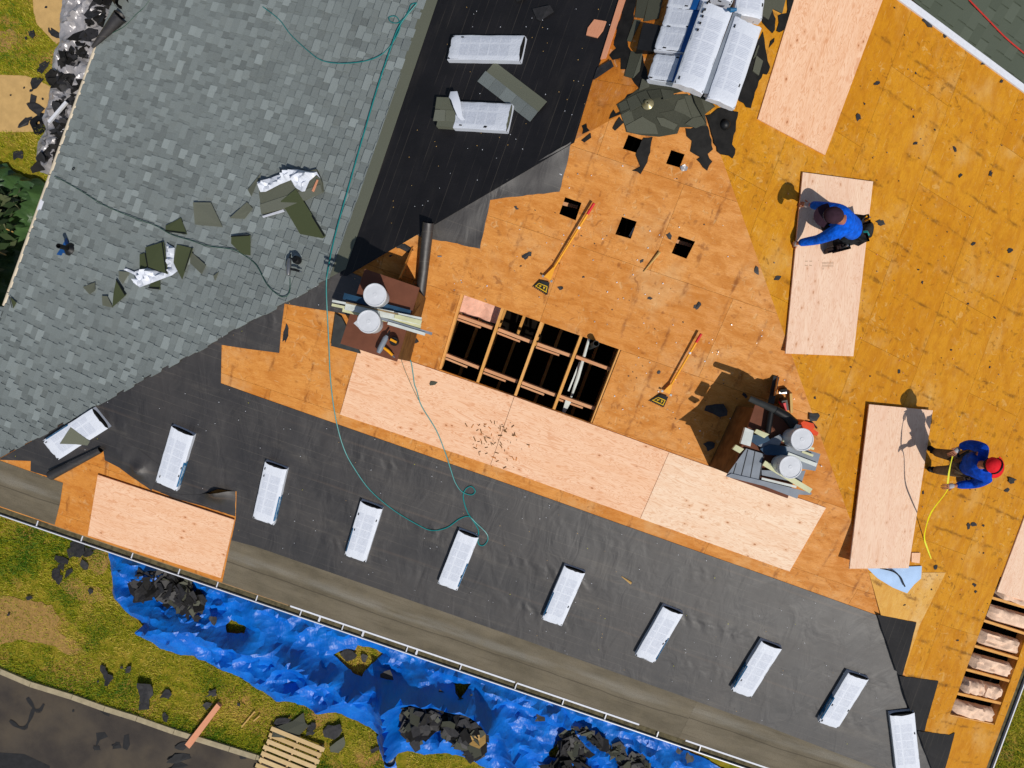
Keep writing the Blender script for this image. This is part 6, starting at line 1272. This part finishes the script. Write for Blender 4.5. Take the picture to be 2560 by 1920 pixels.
for a, b, lab in [((1554, 1441), (1578, 1458), 'orange wood splinter on the south felt between bundles'), ((1609, 680), (1650, 630), 'long tapering wood splinter below the rightmost vent hole')]:
    mb = MB(); A, B = PS.at(*a, .02), PS.at(*b, .03); mb.tube([A, B], [.006, .022], 6); tag(mb.build('splinter', M['splint'], smooth=True), lab, 'splinter')
# tar strokes on the drive
mb = MB()
for L in [[(68, 1744), (80, 1762), (88, 1775), (100, 1776), (110, 1760)], [(84, 1772), (76, 1795), (68, 1812), (62, 1820), (48, 1818), (36, 1810), (25, 1801)]]:
    P = hermite([atz(u, v, .010) for u, v in L], 4)
    for i in range(len(P) - 1):
        d = (P[i + 1] - P[i]).normalized(); s = Vector((-d.y, d.x, 0)) * (.035 + .012 * math.sin(i * .7)); s2 = Vector((-d.y, d.x, 0)) * (.035 + .012 * math.sin((i + 1) * .7)); z = NZ * (.0004 * i)
        mb.face([P[i] - s + z, P[i + 1] - s2 + z, P[i + 1] + s2 + z, P[i] + s + z])
for q in [[(240, 1832), (262, 1830), (270, 1842), (250, 1850), (235, 1880), (242, 1850)], [(310, 1838), (322, 1835), (325, 1862), (318, 1876), (306, 1870)], [(-20, 1880), (60, 1885), (125, 1915), (120, 1960), (-20, 1960)]]: mb.face([atz(u, v, .0085) for u, v in q][::-1])
tag(mb.build('tar_strokes', M['sealer']), kind='structure')
# nail heads, plastic caps and chips: too many and too small to count
def flecks(name, pl, polys, n, smin, smax, mats, weights, label, h, seed, elong=1.0):
    r = random.Random(seed); mb = MB(); avoid = [[pl.abp(*c) for c in h] for h in VENTS + [BIG]] if pl is PS else []
    for px in polys:
        q = [pl.abp(*c) for c in px]; x0 = min(c[0] for c in q); x1 = max(c[0] for c in q); y0 = min(c[1] for c in q); y1 = max(c[1] for c in q); k = 0
        while k < n // len(polys):
            a, b = r.uniform(x0, x1), r.uniform(y0, y1)
            if not inside((a, b), q) or any(inside((a, b), h) for h in avoid): continue
            k += 1; s = r.uniform(smin, smax); t = r.uniform(0, 6.3); d = (math.cos(t) * s, math.sin(t) * s); e = (-d[1] / elong, d[0] / elong); z = h + r.uniform(0, .012)
            mb.prism([pl.pt(a + i * d[0] + j * e[0], b + i * d[1] + j * e[1], z - .004) for i, j in ((-1, -1), (1, -1), (1, 1), (-1, 1))], [pl.pt(a + i * d[0] + j * e[0], b + i * d[1] + j * e[1], z) for i, j in ((-1, -1), (1, -1), (1, 1), (-1, 1))], r.random(), r.choices(range(len(mats)), weights)[0])
    return tag(mb.build(name, [M[m] for m in mats]), label, 'debris', None, 'stuff')
flecks('nail_flecks', PS, [SFELT], 170, .003, .005, ['white', 'splint', 'tape'], [6, 2, .8], 'tiny pale nail caps and chips sprinkled over the south felt', .045, 1)
flecks('nail_flecks', PS, [[(1440, 380), (1540, 320), (1840, 520), (2080, 1200), (1700, 1120), (1100, 740)]], 130, .004, .009, ['white', 'steel', 'feltscrap'], [3, 3, 2], 'nail caps and chips on the bare south plywood', .010, 2, 1.3)
flecks('nail_flecks', PE, [[(1850, 420), (2260, 60), (2540, 260), (2540, 1500), (2300, 1600), (2200, 1480)]], 200, .004, .009, ['steel', 'feltscrap', 'pinkboard'], [3, 3, 2], 'nail heads and chips on the bare ochre plywood', .010, 3, 1.4)
flecks('nail_flecks', PW, [[(1110, 20), (1540, 20), (1440, 340), (960, 580)]], 70, .003, .005, ['white', 'splint'], [2, 2], 'tiny chips on the dark west felt', .02, 4)
flecks('wood_shavings', PS, [[(1140, 1050), (1310, 1050), (1340, 1090), (1300, 1170), (1200, 1170)], [(1180, 1060), (1290, 1060), (1290, 1110), (1200, 1110)]], 84, .008, .036, ['chase', 'deckW'], [3, 1], 'brown wood shavings strewn over the pink sheets', .026, 5, 5)
# grass
for k, px in enumerate([[(-60, 1505), (20, 1490), (75, 1500), (130, 1512), (150, 1545), (140, 1570), (185, 1600), (215, 1630), (180, 1640), (120, 1612), (60, 1600), (-60, 1618)], [(150, 1455), (190, 1440), (215, 1462), (250, 1470), (262, 1500), (225, 1512), (180, 1490)], [(225, 1345), (262, 1372), (268, 1420), (240, 1440), (215, 1420), (190, 1405)], [(-60, 100), (25, 70), (45, 95), (20, 130), (-60, 140)]]):
    mb = MB(); mb.face([(x, y, .009) for x, y in resample(ccw([(p.x, p.y) for p in (atz(u, v, .009) for u, v in px)]), .12, .05, k)]); tag(mb.build('dirt_patch', M['dirt']), kind='structure')
gm = MB(); r = random.Random(12)
REG = [([(-40, -40), (200, -40), (150, 120), (120, 300), (130, 470), (-40, 470)], 12000), ([(-40, 1275), (120, 1300), (270, 1370), (300, 1500), (380, 1600), (640, 1710), (960, 1830), (1010, 1960), (880, 1962), (640, 1888), (434, 1824), (260, 1766), (75, 1706), (-40, 1650)], 62000), ([(2420, 1960), (2470, 1850), (2560, 1600), (2700, 1600), (2650, 1960)], 6500)] + [(h, 700) for h in HOL] + [([(1030, 1870), (1230, 1920), (1240, 1990), (985, 1990)], 2500)]
SAND = [[(-300, 180), (0, 187), (64, 189), (95, 200), (127, 217), (200, 260), (121, 300), (81, 330), (-300, 330)], [(78, -60), (210, -60), (170, 90), (140, 110), (92, 60), (84, 30)]]
for px, n in REG:
    x0 = min(c[0] for c in px); x1 = max(c[0] for c in px); y0 = min(c[1] for c in px); y1 = max(c[1] for c in px); k = 0
    while k < n:
        u, v = r.uniform(x0, x1), r.uniform(y0, y1)
        if not inside((u, v), px): continue
        k += 1
        if any(inside((u, v), s) for s in SAND): continue
        p = G.at(u, v); bare = nz(p.x * .9, p.y * .9, 5) + .5 * nz(p.x * 3, p.y * 3, 6); bare += 1.2 * math.exp(-(((u - 60) / 110) ** 2 + ((v - 1555) / 60) ** 2)) + .35 * math.exp(-(((u - 230) / 60) ** 2 + ((v - 1420) / 40) ** 2))
        lush = .9 * math.exp(-(((u - 60) / 120) ** 2 + ((v - 1370) / 70) ** 2)) + .5 * math.exp(-((v - (1660 + .345 * u)) / 40) ** 2) + (.5 if u > 2300 else 0) + .45 * math.exp(-(((u - 40) / 60) ** 2 + ((v - 140) / 40) ** 2))
        if bare - lush > .12 and r.random() < .72: continue
        L = r.uniform(.04, .085) * (1 + .6 * lush); t = min(1, max(0, .52 + .5 * nz(p.x * 1.6, p.y * 1.6, 8) + .3 * nz(p.x * 6, p.y * 6, 3) + r.gauss(0, .2) - .5 * lush)); a = r.uniform(0, 6.3); ln = r.uniform(.5, 1.6)
        d = Vector((math.cos(a) * ln, math.sin(a) * ln, 1)).normalized() * L; w = Vector((-math.sin(a), math.cos(a), 0)) * r.uniform(.004, .009); gm.face([p - w, p + w, p + d], None, t)
tag(gm.build('grass', M['grass']), 'yellow green patchy grass', 'grass', None, 'stuff')
